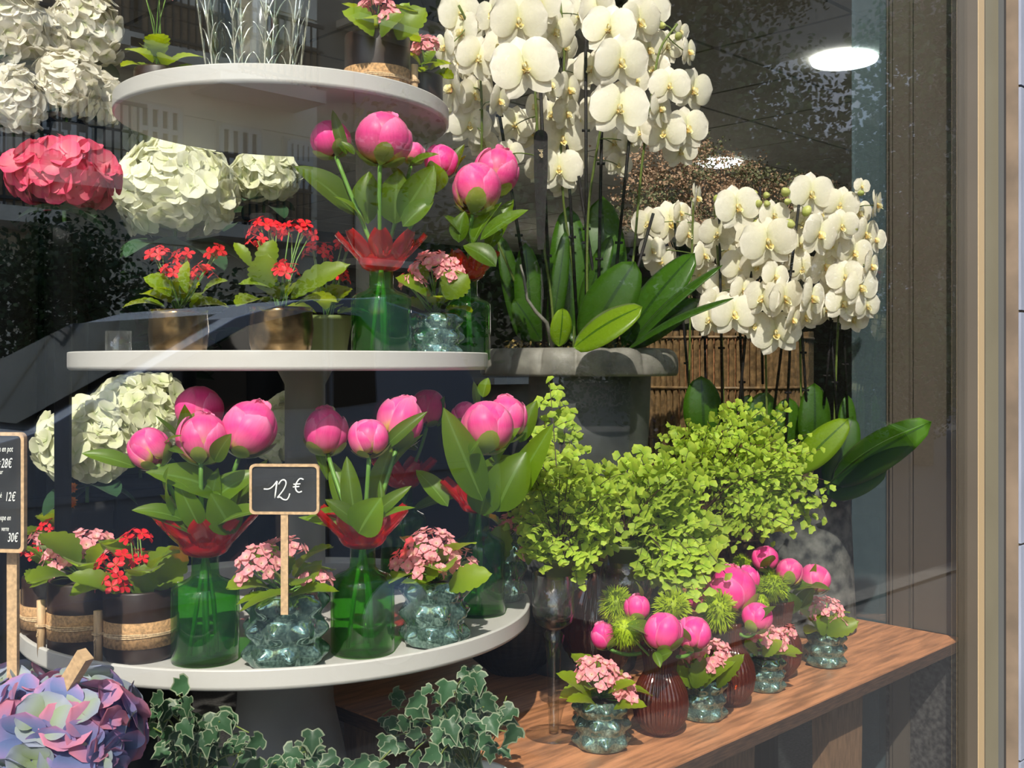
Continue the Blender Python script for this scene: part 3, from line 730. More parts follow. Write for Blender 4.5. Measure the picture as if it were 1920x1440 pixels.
GK = 'kalanchoes on the trays'
kalanchoe('pink kalanchoe in a bubbled glass pot holding the 12 euro board', pos(536, 1.545, Z0), 'bubble', .058, .108, 'pink',
          [(487, 1055, 44, 28, 1.52, 18), (590, 1082, 26, 14, 1.55, 7), (535, 1025, 40, 10, 1.66, 8)], 6, GK,
          [(520, 1118, 445, 1130, 30, 1.5, 1.48, UP+TOCAM*.3), (540, 1122, 632, 1105, 40, 1.5, 1.5, UP+TOCAM*.3), (555, 1110, 450, 1142, 32, 1.48, 1.46, UP+TOCAM*.35), (560, 1120, 600, 1052, 40, 1.55, 1.55)])
kalanchoe('full dome of pink kalanchoe flowers in the bubbled pot between the two right-hand bottles', pos(815, 1.66, Z0), 'bubble', .052, .102, 'pink',
          [(812, 1022, 52, 26, 1.66, 26), (760, 1050, 30, 14, 1.66, 9), (868, 1052, 26, 14, 1.66, 8), (805, 1062, 30, 12, 1.6, 6)], 6, GK,
          [(840, 1105, 918, 1075, 58, 1.62, 1.6, TOCAM+UP*.8), (820, 1105, 755, 1090, 34, 1.62, 1.6, UP+TOCAM*.3), (800, 1090, 830, 1060, 40, 1.6, 1.6)])
kalanchoe('pink kalanchoe in the bubbled pot at the far right of the lowest tray', pos(948, 1.965, Z0), 'bubble', .038, .115, 'pink',
          [(965, 985, 30, 18, 1.93, 12), (985, 1035, 10, 18, 1.93, 4), (925, 1000, 14, 12, 1.95, 4)], 5, GK, [(925, 1065, 945, 985, 56, 1.9, 1.9), (905, 1070, 865, 1060, 30, 1.9, 1.85), (990, 1060, 1000, 1000, 24, 1.92, 1.92)])
kalanchoe('red kalanchoe in the brown corked pot nearest the left-hand bottle, lowest tray', pos(264, 1.585, Z0), 'brown', .053, .104, 'red',
          [(215, 1050, 34, 14, 1.58, 10), (210, 1090, 30, 16, 1.55, 11), (255, 1005, 22, 10, 1.6, 7), (262, 1048, 16, 20, 1.6, 7)], 6, GK,
          [(275, 1110, 345, 1030, 86, 1.6, 1.62, TOCAM+UP*.2), (240, 1115, 130, 1078, 46, 1.55, 1.52), (265, 1120, 270, 1060, 70, 1.56, 1.56, TOCAM)], peg=2.95, peglen=.075)
kalanchoe('pink kalanchoe in the middle brown corked pot on the lowest tray', pos(160, 1.625, Z0), 'brown', .054, .108, 'pink',
          [(122, 1045, 34, 20, 1.66, 14), (168, 1018, 46, 20, 1.72, 18)], 6, GK, [(140, 1085, 58, 1098, 40, 1.66, 1.62, UP+TOCAM*.3), (150, 1080, 165, 1040, 30, 1.66, 1.66)], peg=2.9, peglen=.085, fs=.024)
kalanchoe('partly hidden kalanchoe in a brown corked pot at the left end of the lowest tray', pos(97, 1.69, Z0), 'brown', .044, .10, 'pink', [(70, 1010, 14, 8, 1.9, 4)], 5, GK, peg=2.75, peglen=.09)

# ================================================================ middle tray
b = pos(715, 1.71, Z1); mo = bottle('green bottle vase with a wide red collar in the middle of the middle tray', b, .048, .95)
peony('pink peony bud with a green heart at the far left of the upper bouquet', 618, 260, 37, 1.72, mo, ft(b, -.02), 'h3', -.7, .5, group=GP, auto=1, leaves=[(668, 405, 553, 308, 62, -.0, -.02, UP+TOCAM), (650, 290, 622, 205, 22, -.02, -.03), (690, 420, 690, 320, 60, .02, .02)])
peony('largest pink peony of the upper bouquet, yellow petal base, under the top tray', 718, 258, 52, 1.66, mo, ft(b, 0, -.01), 'p3', .1, .45, group=GP, auto=0, leaves=[(665, 290, 640, 265, 16, -.03), (740, 420, 745, 320, 70, .02, .0, TOCAM), (750, 410, 815, 310, 62, -.01, -.02, TOCAM+RIGHT*.3), (755, 425, 812, 370, 40, -.02, -.02)])
peony('small pink peony behind the largest bloom of the upper bouquet', 775, 287, 22, 1.74, mo, ft(b, .01, .01), 'p1', .5, .3, group=GP, auto=1, leaves=[(765, 315, 820, 285, 26, -.02, -.04)])
peony('dim magenta peony at the back between the two upper bouquets', 828, 302, 32, 1.86, mo, ft(b, .02, .01), 'h0', .3, .2, group=GP, auto=1, leaves=[(845, 330, 868, 268, 26, 0, 0), (835, 340, 820, 300, 16)])
b = pos(878, 1.92, Z1); mo = bottle('green bottle vase at the right end of the middle tray', b, .040, 1.15)
peony('front smooth pink peony bud of the right-hand upper bouquet', 892, 350, 46, 1.84, mo, ft(b, 0, -.01), 'p0', .1, .6, group=GP, auto=0, leaves=[(900, 450, 990, 392, 34, -.02, -.04, UP*.8+TOCAM), (885, 460, 935, 375, 36, 0, 0), (860, 455, 870, 395, 40, -.02, -.02), (880, 455, 835, 400, 26), (930, 500, 870, 455, 46, -.06, -.05)])
peony('opening bright pink peony of the right-hand upper bouquet, beside the orchids', 932, 320, 42, 1.90, mo, ft(b, .01, .01), 'p2', .8, .45, group=GP, auto=1, leaves=[(915, 470, 960, 370, 40, .0, .0), (870, 480, 800, 500, 20), (855, 330, 870, 290, 18)])
kalanchoe('low red kalanchoe in the left-hand gold pot, middle tray', pos(335, 1.76, Z1), 'gold', .048, .082, 'red',
          [(325, 508, 26, 12, 1.72, 9), (378, 505, 18, 9, 1.70, 7), (300, 475, 24, 12, 1.76, 8), (345, 478, 20, 8, 1.78, 5), (408, 470, 14, 10, 1.78, 5)], 7, GK,
          [(320, 555, 272, 520, 56, 1.72, 1.70), (350, 550, 350, 490, 28, 1.7, 1.7), (380, 550, 425, 525, 40, 1.7, 1.7, UP+TOCAM*.4)])
kalanchoe('taller red kalanchoe in the right-hand gold pot, middle tray', pos(527, 1.68, Z1), 'gold', .050, .082, 'red',
          [(500, 425, 32, 14, 1.72, 11), (560, 428, 30, 14, 1.72, 11), (533, 502, 20, 12, 1.60, 8), (480, 450, 14, 6, 1.7, 4)], 6, GK,
          [(495, 545, 500, 478, 62, 1.62, 1.6, TOCAM+UP*.3), (500, 520, 510, 450, 50, 1.66, 1.66), (545, 560, 650, 495, 50, 1.62, 1.6, TOCAM+UP*.5), (520, 545, 450, 530, 44, 1.62, 1.6, UP+TOCAM*.5), (470, 500, 440, 455, 26, 1.66, 1.66)])
kalanchoe('dim red kalanchoe in a plain green pot between the gold pot and the bottle', pos(615, 1.92, Z1), 'plain', .045, .08, 'red',
          [(598, 468, 26, 16, 1.92, 10), (640, 515, 14, 14, 1.9, 6), (650, 455, 22, 12, 2.0, 8)], 7, GK)
kalanchoe('pink kalanchoe in the bubbled glass pot on the middle tray', pos(816, 1.80, Z1), 'bubble', .046, .078, 'pink',
          [(815, 495, 46, 18, 1.76, 20), (770, 528, 22, 10, 1.72, 7), (842, 512, 26, 10, 1.74, 8)], 6, GK,
          [(835, 560, 875, 515, 66, 1.72, 1.72, TOCAM+UP*.5), (800, 555, 745, 520, 44, 1.72, 1.7), (800, 530, 770, 500, 40, 1.74, 1.74)])
def tumbler(label, base, r, h):
    o = O('glass_tumbler', MB().lathe([(r*.9, 0), (r, .004), (r, h), (r*.96, h), (r*.95, .006), (0.001, .006)], 32).mesh('tumbler', 'clear_glass'), None, T(base))
    return tag(o, label, 'glass')
tumbler('small clear glass tumbler at the left end of the middle tray', pos(222, 1.83, Z1), .022, .05)

# ================================================================ top tray
kalanchoe('pink kalanchoe in the large brown corked pot on the top tray', pos(708, 1.83, Z2), 'brown', .056, .118, 'pink',
          [(705, 5, 30, 14, 1.78, 12), (732, 28, 14, 8, 1.76, 5)], 5, GK,
          [(700, 68, 645, 20, 70, 1.76, 1.74), (715, 70, 755, 25, 44, 1.74, 1.74), (745, 75, 795, 15, 66, 1.78, 1.78, TOCAM+UP*.4), (735, 60, 765, 5, 40, 1.8, 1.8)], peg=-.9, peglen=.065, z01=(.18, .50))
kalanchoe('small pink kalanchoe in a small brown corked pot, right edge of the top tray', pos(795, 1.93, Z2), 'brown', .034, .078, 'pink',
          [(800, 85, 22, 16, 1.92, 10)], 5, GK, [(785, 125, 835, 118, 34, 1.88, 1.88, UP+TOCAM*.5), (800, 120, 815, 95, 30, 1.88, 1.88)], z01=(.12, .40))
kalanchoe('pink kalanchoe in a brown corked pot, left side of the top tray', pos(300, 1.97, Z2), 'brown', .046, .10, 'pink',
          [(290, -30, 40, 14, 1.95, 10)], 8, GK, peg=None, z01=(.1, .42))
def crystal(label, base, r, h):
    t = thing('crystal_vase', label, 'vase', base)
    n = 10
    O('vase_body', MB().lathe([(r*.5, 0), (r*.55, .01), (r*.62, h*.3), (r*.8, h*.7), (r, h), (r*.97, h), (r*.75, h*.68), (r*.55, h*.3), (.001, h*.08)], 60,
      rf=lambda a, z, q, i: q*(1+.05*abs(math.cos(n*a/2+z*9))*min(1, i))).mesh('vase', 'crystal'), t, T(base))
    for k in range(n):
        a = 2*pi*k/n; mb = MB()
        for s in (-1, 1):
            for j in range(5):
                z0 = h*(.15+.14*j)
                def P(zz, da): rr = r*(.60+.40*zz/h)*1.03; return (rr*math.cos(a+da), rr*math.sin(a+da), zz)
                mb.tube(bez(P(z0, 0), P(z0+h*.12, s*.10), P(z0+h*.13, s*.26), 4), [.0022, .002, .0016, .001, .0006], 5)
        mb.tube([P(h*.02, 0), P(h*.95, 0)], .002, 5)
        O('cut_rib', mb.mesh('cut_rib', 'crystal_edge'), t, T(base))
crystal('clear cut-crystal vase with palm-like ribs standing on the top tray', pos(475, 1.93, Z2), .115, .36)

# ================================================================ chalkboards
def strokes(mb, lines, W, r=.0011):
    for l in lines: mb.tube([W @ V((x, y, 0)) for x, y in l], r, 5)
def curve(pts, n=4):
    out = []
    for i in range(len(pts)-1):
        p0 = pts[max(i-1, 0)]; p1 = pts[i]; p2 = pts[i+1]; p3 = pts[min(i+2, len(pts)-1)]
        for k in range(n):
            t = k/n
            out.append(tuple(.5*((2*p1[a])+(-p0[a]+p2[a])*t+(2*p0[a]-5*p1[a]+4*p2[a]-p3[a])*t*t+(-p0[a]+3*p1[a]-3*p2[a]+p3[a])*t**3) for a in (0, 1)))
    return out+[pts[-1]]
def rrect(wd, ht, r, z, n=5):
    o = []
    for cx, cy, a0 in ((wd-r, ht-r, 0), (-wd+r, ht-r, 90), (-wd+r, -ht+r, 180), (wd-r, -ht+r, 270)):
        for k in range(n+1):
            a = math.radians(a0+90*k/n); o.append(V((cx+r*math.cos(a), cy+r*math.sin(a), z)))
    return o
def board(label, c, wd, ht, fn, foot, fw=.0035, sw=.005):
    t = thing('chalkboard_sign', label, 'sign', foot)
    W = fr(c, fn)
    mb = MB(); o = rrect(wd, ht, .007, .0); i = rrect(wd-fw, ht-fw, .005, 0); n = len(o); th = .0035
    rings = [[p+V((0, 0, -th)) for p in o], [p+V((0, 0, th)) for p in o], [p+V((0, 0, th)) for p in i], [p+V((0, 0, 0)) for p in i]]
    for rg in rings:
        for p in rg: mb.v.append(tuple(p)); mb.uv.append((0, 0))
    for k in range(3):
        for q in range(n): a = k*n+q; b_ = k*n+(q+1) % n; mb.f.append((a, b_, b_+n, a+n)); mb.mi.append(0)
    mb.f.append(tuple(range(n-1, -1, -1))); mb.mi.append(0)
    O('frame', mb.mesh('frame', 'oak_pale', False), t, W)
    s_ = MB(); s_.v = [tuple(p+V((0, 0, .0012))) for p in i]; s_.uv = [(0, 0)]*n; s_.f = [tuple(range(n))]; s_.mi = [0]
    O('slate', s_.mesh('slate', 'slate', False), t, W, label='black chalk surface')
    m2 = MB().box((-sw, -1, -.002), (sw, 0, .002)); L = (c-foot).z-ht
    m2 = MB().box((-sw/1.0, -ht-L, -.0025), (sw/1.0, -ht+.0, .0025))
    O('stake', m2.mesh('stake', 'oak_pale', False), t, W)
    return t, W
c = at(534, 917, 1.45)
foot = c-UP*pxm(235, 1.45)
t, W = board('small chalkboard reading 12 euro in a wooden frame, standing in the bubbled pot', c, pxm(66, 1.45), pxm(47, 1.45), TOCAM+RIGHT*-.04, foot)
k = pxm(1, 1.45)
ln = [curve([(-39, 0), (-30, 0), (-22, 5), (-14, 15)]), [(-14, 15), (-17, -8), (-18, -17)],
      curve([(-11, 9), (-6, 16), (0, 17), (3, 11), (-1, 0), (-10, -12), (-13, -16), (-8, -15), (-3, -19), (4, -20), (8, -15), (10, -8)]),
      curve([(36, 18), (30, 20), (24, 14), (21, 6), (22, -2), (27, -6), (33, -4)]), [(17, 9), (30, 10)], [(16, 4), (28, 5)]]
mb = MB(); strokes(mb, [[(x*k, y*k) for x, y in l] for l in ln], W @ T(0, 0, .0016), .0011)
O('chalk_writing', mb.mesh('chalk_writing', 'chalk'), t, label='white chalk 12 euro')
c = at(-45, 922, 1.28); foot = V((c.x, c.y, .80))
cs = at(-24, 922, 1.28)
bw = pxm(99, 1.28); bh = pxm(112, 1.28)
t, W = board('tall chalkboard price list cut by the left edge of the photo', c, bw, bh, TOCAM-RIGHT*.12, V((c.x, c.y, c.z-.35)), .004, .0001)
O('stake', MB().box((-.0065, -.40, -.006), (.0065, 0, .0)).mesh('stake', 'oak_pale', False), t, fr(at(22, 1035, 1.29), TOCAM-RIGHT*.12))
def text(s, x, y, size, W, par):
    cu = bpy.data.curves.new('writing', 'FONT'); cu.body = s; cu.size = size; cu.align_x = 'RIGHT'; cu.shear = .25; cu.extrude = .0002; cu.space_character = 1.05
    ob = bpy.data.objects.new('tmp', cu); COL.objects.link(ob)
    dg = bpy.context.evaluated_depsgraph_get(); me = bpy.data.meshes.new_from_object(ob.evaluated_get(dg)); bpy.data.objects.remove(ob)
    me.materials.clear(); me.materials.append(MATS['chalk']); me.name = 'chalk_writing'
    return O('chalk_writing', me, par, W @ T(x, y, .0016) @ Matrix.Diagonal((.5, 1, 1, 1)))
kk = pxm(1, 1.28)
for s_, x, y, sz in (('hortensia en pot', 80, 76, 17), ('blanc', 56, 52, 15), ('28€', 78, 46, 27), ('couleur', 60, 34, 14), ('kalanchoé', 58, -10, 16), ('12€', 85, -16, 26), ('fleur + coupe en', 76, -52, 16), ('verre', 72, -72, 14), ('30€', 90, -92, 26)):
    text(s_, (x-5)*kk, y*kk, sz*kk*.92, W, t)

# ================================================================ blue hydrangea, its stake, ivy
fp = at(100, 1560, 1.27); fp.z = ZP
tallvase('dark bucket under the blue and pink hydrangea', V((fp.x, fp.y, ZP)), .075, .30, 'black_pot')
hf = V((fp.x, fp.y, ZP+.28))
hydrangea('large blue and pink mophead hydrangea in the bottom left corner', 118, 1372, 118, 1.25, hf, ['blue', 'mauve', 'blue', 'pale'], 92, .052, sq=(1.1, 1.1, .75), corem='ivy_green')
hydrangea('blue hydrangea head cut by the left edge beside the price-list stake', 5, 1345, 90, 1.30, hf+V((-.02, .0, 0)), ['mauve', 'blue', 'pale'], 60, .048, corem='ivy_green')
a_ = at(118, 1290, 1.22); b_ = at(146, 1232, 1.20)
tag(O('wooden_stake', MB().box((-.0085, 0, -.006), (.0085, (b_-a_).length*1.6, .006)).mesh('wooden_stake', 'oak_pale', False), None, fr(a_-(b_-a_)*.6, TOCAM-RIGHT*.5, (b_-a_))), 'tilted square wooden stake sticking up behind the blue hydrangea', 'stake')

def ivy_leaf(i):
    rs = random.Random(i); mb = MB()
    out = [(0, -.05), (.22, -.14), (.42, -.02), (.50, .18), (.30, .26), (.36, .52), (.20, .60), (0, 1.0), (-.20, .60), (-.36, .52), (-.30, .26), (-.50, .18), (-.42, -.02), (-.22, -.14)]
    out = [(x*rs.uniform(.85, 1.1), y*rs.uniform(.92, 1.05)) for x, y in out]; c0 = (0, .25)
    def z(x, y): return .35*abs(x)-.25*y*y
    def ring(k): return [(c0[0]+(x-c0[0])*k, c0[1]+(y-c0[1])*k) for x, y in out]
    n = len(out); rg = [ring(.45), ring(.86), ring(1.0)]
    mb.v.append((c0[0], c0[1], z(*c0))); mb.uv.append((.5, .3))
    for q in rg:
        for x, y in q: mb.v.append((x, y, z(x, y))); mb.uv.append((.5, .6))
    for q in range(n):
        b2 = (q+1) % n
        mb.f.append((0, 1+q, 1+b2)); mb.mi.append(0)
        mb.f.append((1+q, 1+n+q, 1+n+b2, 1+b2)); mb.mi.append(0)
        mb.f.append((1+n+q, 1+2*n+q, 1+2*n+b2, 1+n+b2)); mb.mi.append(1)
    return mb.mesh('leaf', ['ivy_green', 'ivy_rim'])
IVY = [ivy_leaf(i) for i in range(5)]
def ivy(label, potc, pr, ph, region, n, d, size, pm='white_pot'):
    t = thing('ivy_plant', label, 'potted plant', potc, 'variegated ivies below the stand')
    O('pot', MB().lathe([(pr*.75, 0), (pr*.95, ph*.9), (pr*1.05, ph*.9), (pr*1.05, ph), (pr*.95, ph*.99), (pr*.9, ph*.85), (.001, ph*.85)], 32).mesh('pot', pm), t, T(potc))
    top = potc+UP*ph
    for k in range(n//5):
        tx, ty = region(R)
        e = at(tx, ty, d+R.uniform(-.09, .10)); pts = bez(top, (top+e)/2+UP*R.uniform(.03, .09)+jit(.03), e, 9)
        O('vine', MB().tube(pts, .0011, 5).mesh('vine', 'orchid_stem'), t)
        for q in range(5):
            p = pts[5+q]+jit(.022)+UP*.004
            O('leaf', R.choice(IVY), t, fr(p, TOCAM+UP*.45+jit(.55), s=size*R.uniform(.65, 1.2), roll=R.uniform(1.8, 4.5)))
p = at(885, HY, 1.62); ivy('ivy with cream-edged leaves in a white pot under the right end of the lowest tray', V((p.x, p.y, ZP)), .055, .26,
    lambda r: (min(r.triangular(690, 960, 860), 950), r.uniform(1270, 1440)), 105, 1.56, .030)
p = at(630, HY, 1.5); ivy('trailing ivy between the two other ivies, in front of the stand foot', V((p.x, p.y, ZP)), .05, .20,
    lambda r: (r.uniform(500, 740), r.uniform(1390, 1470)), 40, 1.46, .029)
p = at(365, HY, 1.5); ivy('shaded ivy left of the stand foot, beside the blue hydrangea', V((p.x, p.y, ZP)), .05, .24,
    lambda r: (r.uniform(250, 520), r.triangular(1290, 1450, 1420)), 80, 1.46, .030)
o = O('ribbed_globe_vase', MB().lathe([(.05, 0), (.085, .03), (.115, .09), (.12, .14), (.10, .20), (.06, .245), (.045, .26), (.055, .29)], 120, rf=lambda a, z, r, i: r*(1+.02*math.cos(40*a))).mesh('globe', 'slate'), None, T(pos(962, 2.25, ZB)))
bpy.data.materials['slate']
tag(o, 'dark ribbed globe vase half hidden behind the lowest tray', 'vase')

# ================================================================ bench: bubbled pots, ribbed vases
GB = 'kalanchoes in bubbled pots on the bench'
kalanchoe('salmon-pink kalanchoe in the nearest bubbled pot, front left of the bench', pos(1128, 1.80, ZB), 'bubble', .047, .084, 'pink',
          [(1118, 1258, 40, 24, 1.77, 24), (1168, 1285, 20, 12, 1.76, 6), (1178, 1308, 14, 7, 1.74, 4)], 7, GB,
          [(1110, 1315, 1048, 1262, 46, 1.76, 1.74), (1120, 1325, 1065, 1312, 34, 1.74, 1.7), (1150, 1330, 1210, 1322, 38, 1.74, 1.72, UP+TOCAM*.4), (1140, 1300, 1190, 1278, 26, 1.75, 1.74)])
kalanchoe('pink kalanchoe in the second bubbled pot of the bench, between the two front ribbed vases', pos(1318, 1.95, ZB), 'bubble', .042, .074, 'pink',
          [(1335, 1222, 34, 18, 1.90, 16), (1280, 1232, 12, 8, 1.9, 4), (1345, 1245, 18, 10, 1.88, 6)], 7, GB,
          [(1345, 1290, 1392, 1228, 34, 1.88, 1.86), (1320, 1290, 1375, 1240, 24, 1.88, 1.86), (1300, 1290, 1330, 1235, 46, 1.88, 1.88), (1300, 1290, 1262, 1250, 34, 1.9, 1.88)])
kalanchoe('pale pink kalanchoe in the third bubbled pot of the bench', pos(1434, 2.12, ZB), 'bubble', .039, .066, 'pink',
          [(1440, 1192, 34, 16, 2.08, 16), (1478, 1185, 12, 12, 2.08, 4)], 7, GB,
          [(1440, 1228, 1503, 1222, 34, 2.06, 2.05, UP+TOCAM*.4), (1430, 1230, 1465, 1202, 28, 2.06, 2.04), (1420, 1230, 1395, 1205, 30, 2.07, 2.05)])
kalanchoe('pale pink kalanchoe in the last bubbled pot, far right of the bench', pos(1548, 2.29, ZB), 'bubble', .042, .074, 'pink',
          [(1545, 1138, 36, 16, 2.27, 18), (1572, 1160, 14, 8, 2.24, 4)], 6, GB,
          [(1550, 1190, 1608, 1165, 38, 2.24, 2.22, UP*.6+TOCAM), (1540, 1192, 1500, 1140, 36, 2.26, 2.24), (1545, 1192, 1530, 1135, 40, 2.25, 2.25), (1555, 1185, 1575, 1150, 26, 2.24, 2.24)])
GR = 'peonies in the ribbed vases on the bench'; GT = 'green trick dianthus balls on the bench'
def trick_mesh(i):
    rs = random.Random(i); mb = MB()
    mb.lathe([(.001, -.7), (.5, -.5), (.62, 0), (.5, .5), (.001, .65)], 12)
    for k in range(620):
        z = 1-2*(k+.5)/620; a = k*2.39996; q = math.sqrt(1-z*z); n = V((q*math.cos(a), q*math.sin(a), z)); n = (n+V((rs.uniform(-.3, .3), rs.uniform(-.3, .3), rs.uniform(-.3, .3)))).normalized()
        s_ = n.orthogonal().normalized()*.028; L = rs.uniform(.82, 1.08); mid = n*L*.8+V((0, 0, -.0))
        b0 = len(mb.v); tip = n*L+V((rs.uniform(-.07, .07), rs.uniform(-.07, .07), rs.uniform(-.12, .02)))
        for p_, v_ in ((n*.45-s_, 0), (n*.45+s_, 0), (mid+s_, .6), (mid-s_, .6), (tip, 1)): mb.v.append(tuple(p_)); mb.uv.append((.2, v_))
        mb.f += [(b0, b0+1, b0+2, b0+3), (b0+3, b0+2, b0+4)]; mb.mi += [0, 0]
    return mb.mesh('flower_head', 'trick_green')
TRK = [trick_mesh(i) for i in range(3)]
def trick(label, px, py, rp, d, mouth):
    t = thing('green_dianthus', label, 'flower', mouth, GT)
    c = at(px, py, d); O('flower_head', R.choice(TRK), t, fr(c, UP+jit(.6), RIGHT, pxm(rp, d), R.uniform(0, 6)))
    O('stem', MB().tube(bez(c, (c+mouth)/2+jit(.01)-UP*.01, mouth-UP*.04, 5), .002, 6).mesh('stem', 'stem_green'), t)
m1 = ribbed('largest brown ribbed glass vase at the front of the bench', pos(1238, 1.86, ZB), .0475)
f1 = m1-UP*.05
peony('small ruffled pink peony, upper left over the nearest ribbed vase', 1196, 1138, 25, 1.84, m1, f1, 'h2', -.2, .4, group=GR, auto=1, leaves=[(1200, 1120, 1195, 1088, 18)])
peony('large pink peony in front over the nearest ribbed vase', 1243, 1182, 36, 1.79, m1, f1, 'h1', .1, .6, group=GR, auto=1, leaves=[(1232, 1235, 1258, 1222, 30, -.02, -.04), (1228, 1222, 1238, 1252, 18, -.03, -.05)])
peony('pink peony with a green sepal at the right over the nearest ribbed vase', 1302, 1186, 32, 1.84, m1, f1, 'h0', .5, .4, group=GR, auto=1)
peony('pink peony half hidden at the far left over the nearest ribbed vase', 1132, 1190, 24, 1.90, m1, f1, 'h3', -.8, .3, group=GR, auto=1)
trick('spiky green ball at the far upper left, above the nearest ribbed vase', 1155, 1132, 37, 1.90, m1)
trick('spiky green ball left of the large front peony', 1172, 1184, 38, 1.80, m1)
trick('spiky green ball between the two front peonies, above them', 1260, 1140, 38, 1.88, m1)
m2 = ribbed('second brown ribbed glass vase on the bench', pos(1366, 2.02, ZB), .0485)
f2 = m2-UP*.05
peony('largest tall pink peony at the back over the second ribbed vase', 1372, 1105, 46, 2.02, m2, f2, 'h3', .0, .25, group=GR, auto=1)
peony('round pink peony in front at the right over the second ribbed vase', 1418, 1156, 29, 1.98, m2, f2, 'h0', .3, .55, group=GR, auto=1)
peony('pink peony at the left over the second ribbed vase', 1312, 1118, 24, 2.04, m2, f2, 'h1', -.4, .3, group=GR, auto=1)
peony('pink peony behind the largest one over the second ribbed vase', 1402, 1084, 22, 2.10, m2, f2, 'h2', .3, .2, group=GR, auto=1)
trick('spiky green ball in front of the second ribbed vase', 1346, 1146, 42, 1.96, m2)
trick('small spiky green ball at the left rear over the second ribbed vase', 1318, 1098, 20, 2.10, m2)
m3 = ribbed('third brown ribbed glass vase, mostly hidden, farthest along the bench', pos(1457, 2.20, ZB), .0485)
f3 = m3-UP*.05
peony('topmost pink peony bud over the farthest ribbed vase', 1436, 1046, 24, 2.20, m3, f3, 'h0', -.5, .4, group=GR, auto=2)
peony('middle pink peony bud over the farthest ribbed vase', 1480, 1071, 25, 2.17, m3, f3, 'p1', .2, .5, group=GR, auto=1)
peony('right-hand pink peony over the farthest ribbed vase', 1530, 1084, 28, 2.20, m3, f3, 'p0', .8, .4, group=GR, auto=1, leaves=[(1490, 1150, 1480, 1110, 30), (1500, 1140, 1525, 1100, 30), (1515, 1090, 1530, 1060, 14)])
trick('spiky green ball over the farthest ribbed vase', 1450, 1100, 33, 2.14, m3)
trick('spiky green ball at the back, left of the topmost peony bud', 1392, 1056, 20, 2.24, m3)
trick('small spiky green ball right of the round pink peony', 1425, 1130, 18, 2.12, m3)

# ================================================================ goblets and maidenhair ferns
def goblet(label, px, d, r, z0, z1, yfoot=None):
    b = pos(px, d, ZB); t = thing('stemmed_glass', label, 'vase', b, 'tall stemmed glasses behind the bench flowers')
    h0, h1 = z0-ZB, z1-ZB
    O('bowl', MB().lathe([(.004, h0-.012), (r*.5, h0-.008), (r*.92, h0+.004), (r, h0+.02), (r, h1), (r*.965, h1), (r*.96, h0+.02), (r*.8, h0+.008), (.001, h0+.004)], 48, cap=False).mesh('bowl', 'clear_glass'), t, T(b))
    O('stem', MB().lathe([(.009, .006), (.0095, .05), (.013, h0*.75), (.02, h0-.02), (.012, h0-.012)], 20).mesh('stem', 'clear_glass'), t, T(b))
    O('foot', MB().lathe([(.05, 0), (.05, .002), (.02, .005), (.009, .010)], 40).mesh('foot', 'clear_glass'), t, T(b))
zz = lambda py, d: 1.5+(HY-py)/F*d
goblet('tall stemmed glass holding the left-hand fern, right of the lowest tray', 1038, 1.86, .037, zz(1168, 1.86), zz(1075, 1.86))
goblet('stemmed glass holding the middle fern, behind the spiky green balls', 1172, 2.07, .053, zz(1122, 2.07), zz(1048, 2.07))
goblet('stemmed glass under the hanging fern fronds, behind the largest peony', 1280, 2.22, .046, zz(1088, 2.22), zz(1030, 2.22))
FL = []
def fan(i):
    rs = random.Random(i); n = 7; pts = [(0, 0, 0)]
    for k in range(n):
        a = math.radians(-62+124*k/(n-1)); r = (1.0 if k % 2 else .88)*rs.uniform(.9, 1.05); pts.append((r*math.sin(a)*.82, r*math.cos(a), .12*math.cos(a*2)-.2*r*r*abs(math.sin(a))))
    return pts
FANS = [fan(i) for i in range(6)]
def frond(par, a, e, rise, size, npin=7, nl=5, spread=.05, facing=None):
    """one arching frond: wiry stalk, side branchlets, fan-shaped leaflets"""
    fn_ = TOCAM+UP*R.uniform(.3, 1.6)+jit(.7)
    L = (e-a).length
    mid = (a+e)/2+UP*rise
    pts = bez(a, mid, e, 14); mb = MB().tube(pts, [.0009]*8+[.0007]*7, 4, 1)
    def leaflet(p, g):
        up = (fn_+jit(.35)).normalized()
        y = (g+jit(.5)).normalized(); x = y.cross(up)
        if x.length < .01: return
        x.normalize(); z = x.cross(y); s = size*R.uniform(.7, 1.2); b = len(mb.v)
        for q in R.choice(FANS):
            mb.v.append(tuple(p+(x*q[0]+y*q[1]+z*q[2])*s)); mb.uv.append((.2, min(1, q[1])))
        for q in range(1, 7): mb.f.append((b, b+q, b+q+1)); mb.mi.append(0)
    for k in range(npin):
        i = 5+int(k*9/npin); base = pts[min(i, 14)]; t = (pts[min(i+1, 14)]-pts[i-1]).normalized()
        side = t.cross(TOCAM+UP*.6).normalized()*(1 if k % 2 else -1)
        bl = spread*(1.15-k/npin)*R.uniform(.7, 1.2); tip = base+side*bl+t*bl*.6-UP*bl*.15
        mb.tube([base, (base+tip)/2+UP*.003, tip], .0005, 3, 1)
        for j in range(nl):
            f = (j+1)/nl; leaflet(base.lerp(tip, f), (side*(1 if j % 2 else .2)+t*(.2 if j % 2 else 1)))
    for j in range(4): leaflet(pts[10+j], t+jit(.3))
    leaflet(e, t)
    return O('frond', mb.mesh('frond', ['fern_leaf', 'fern_stem']), par)
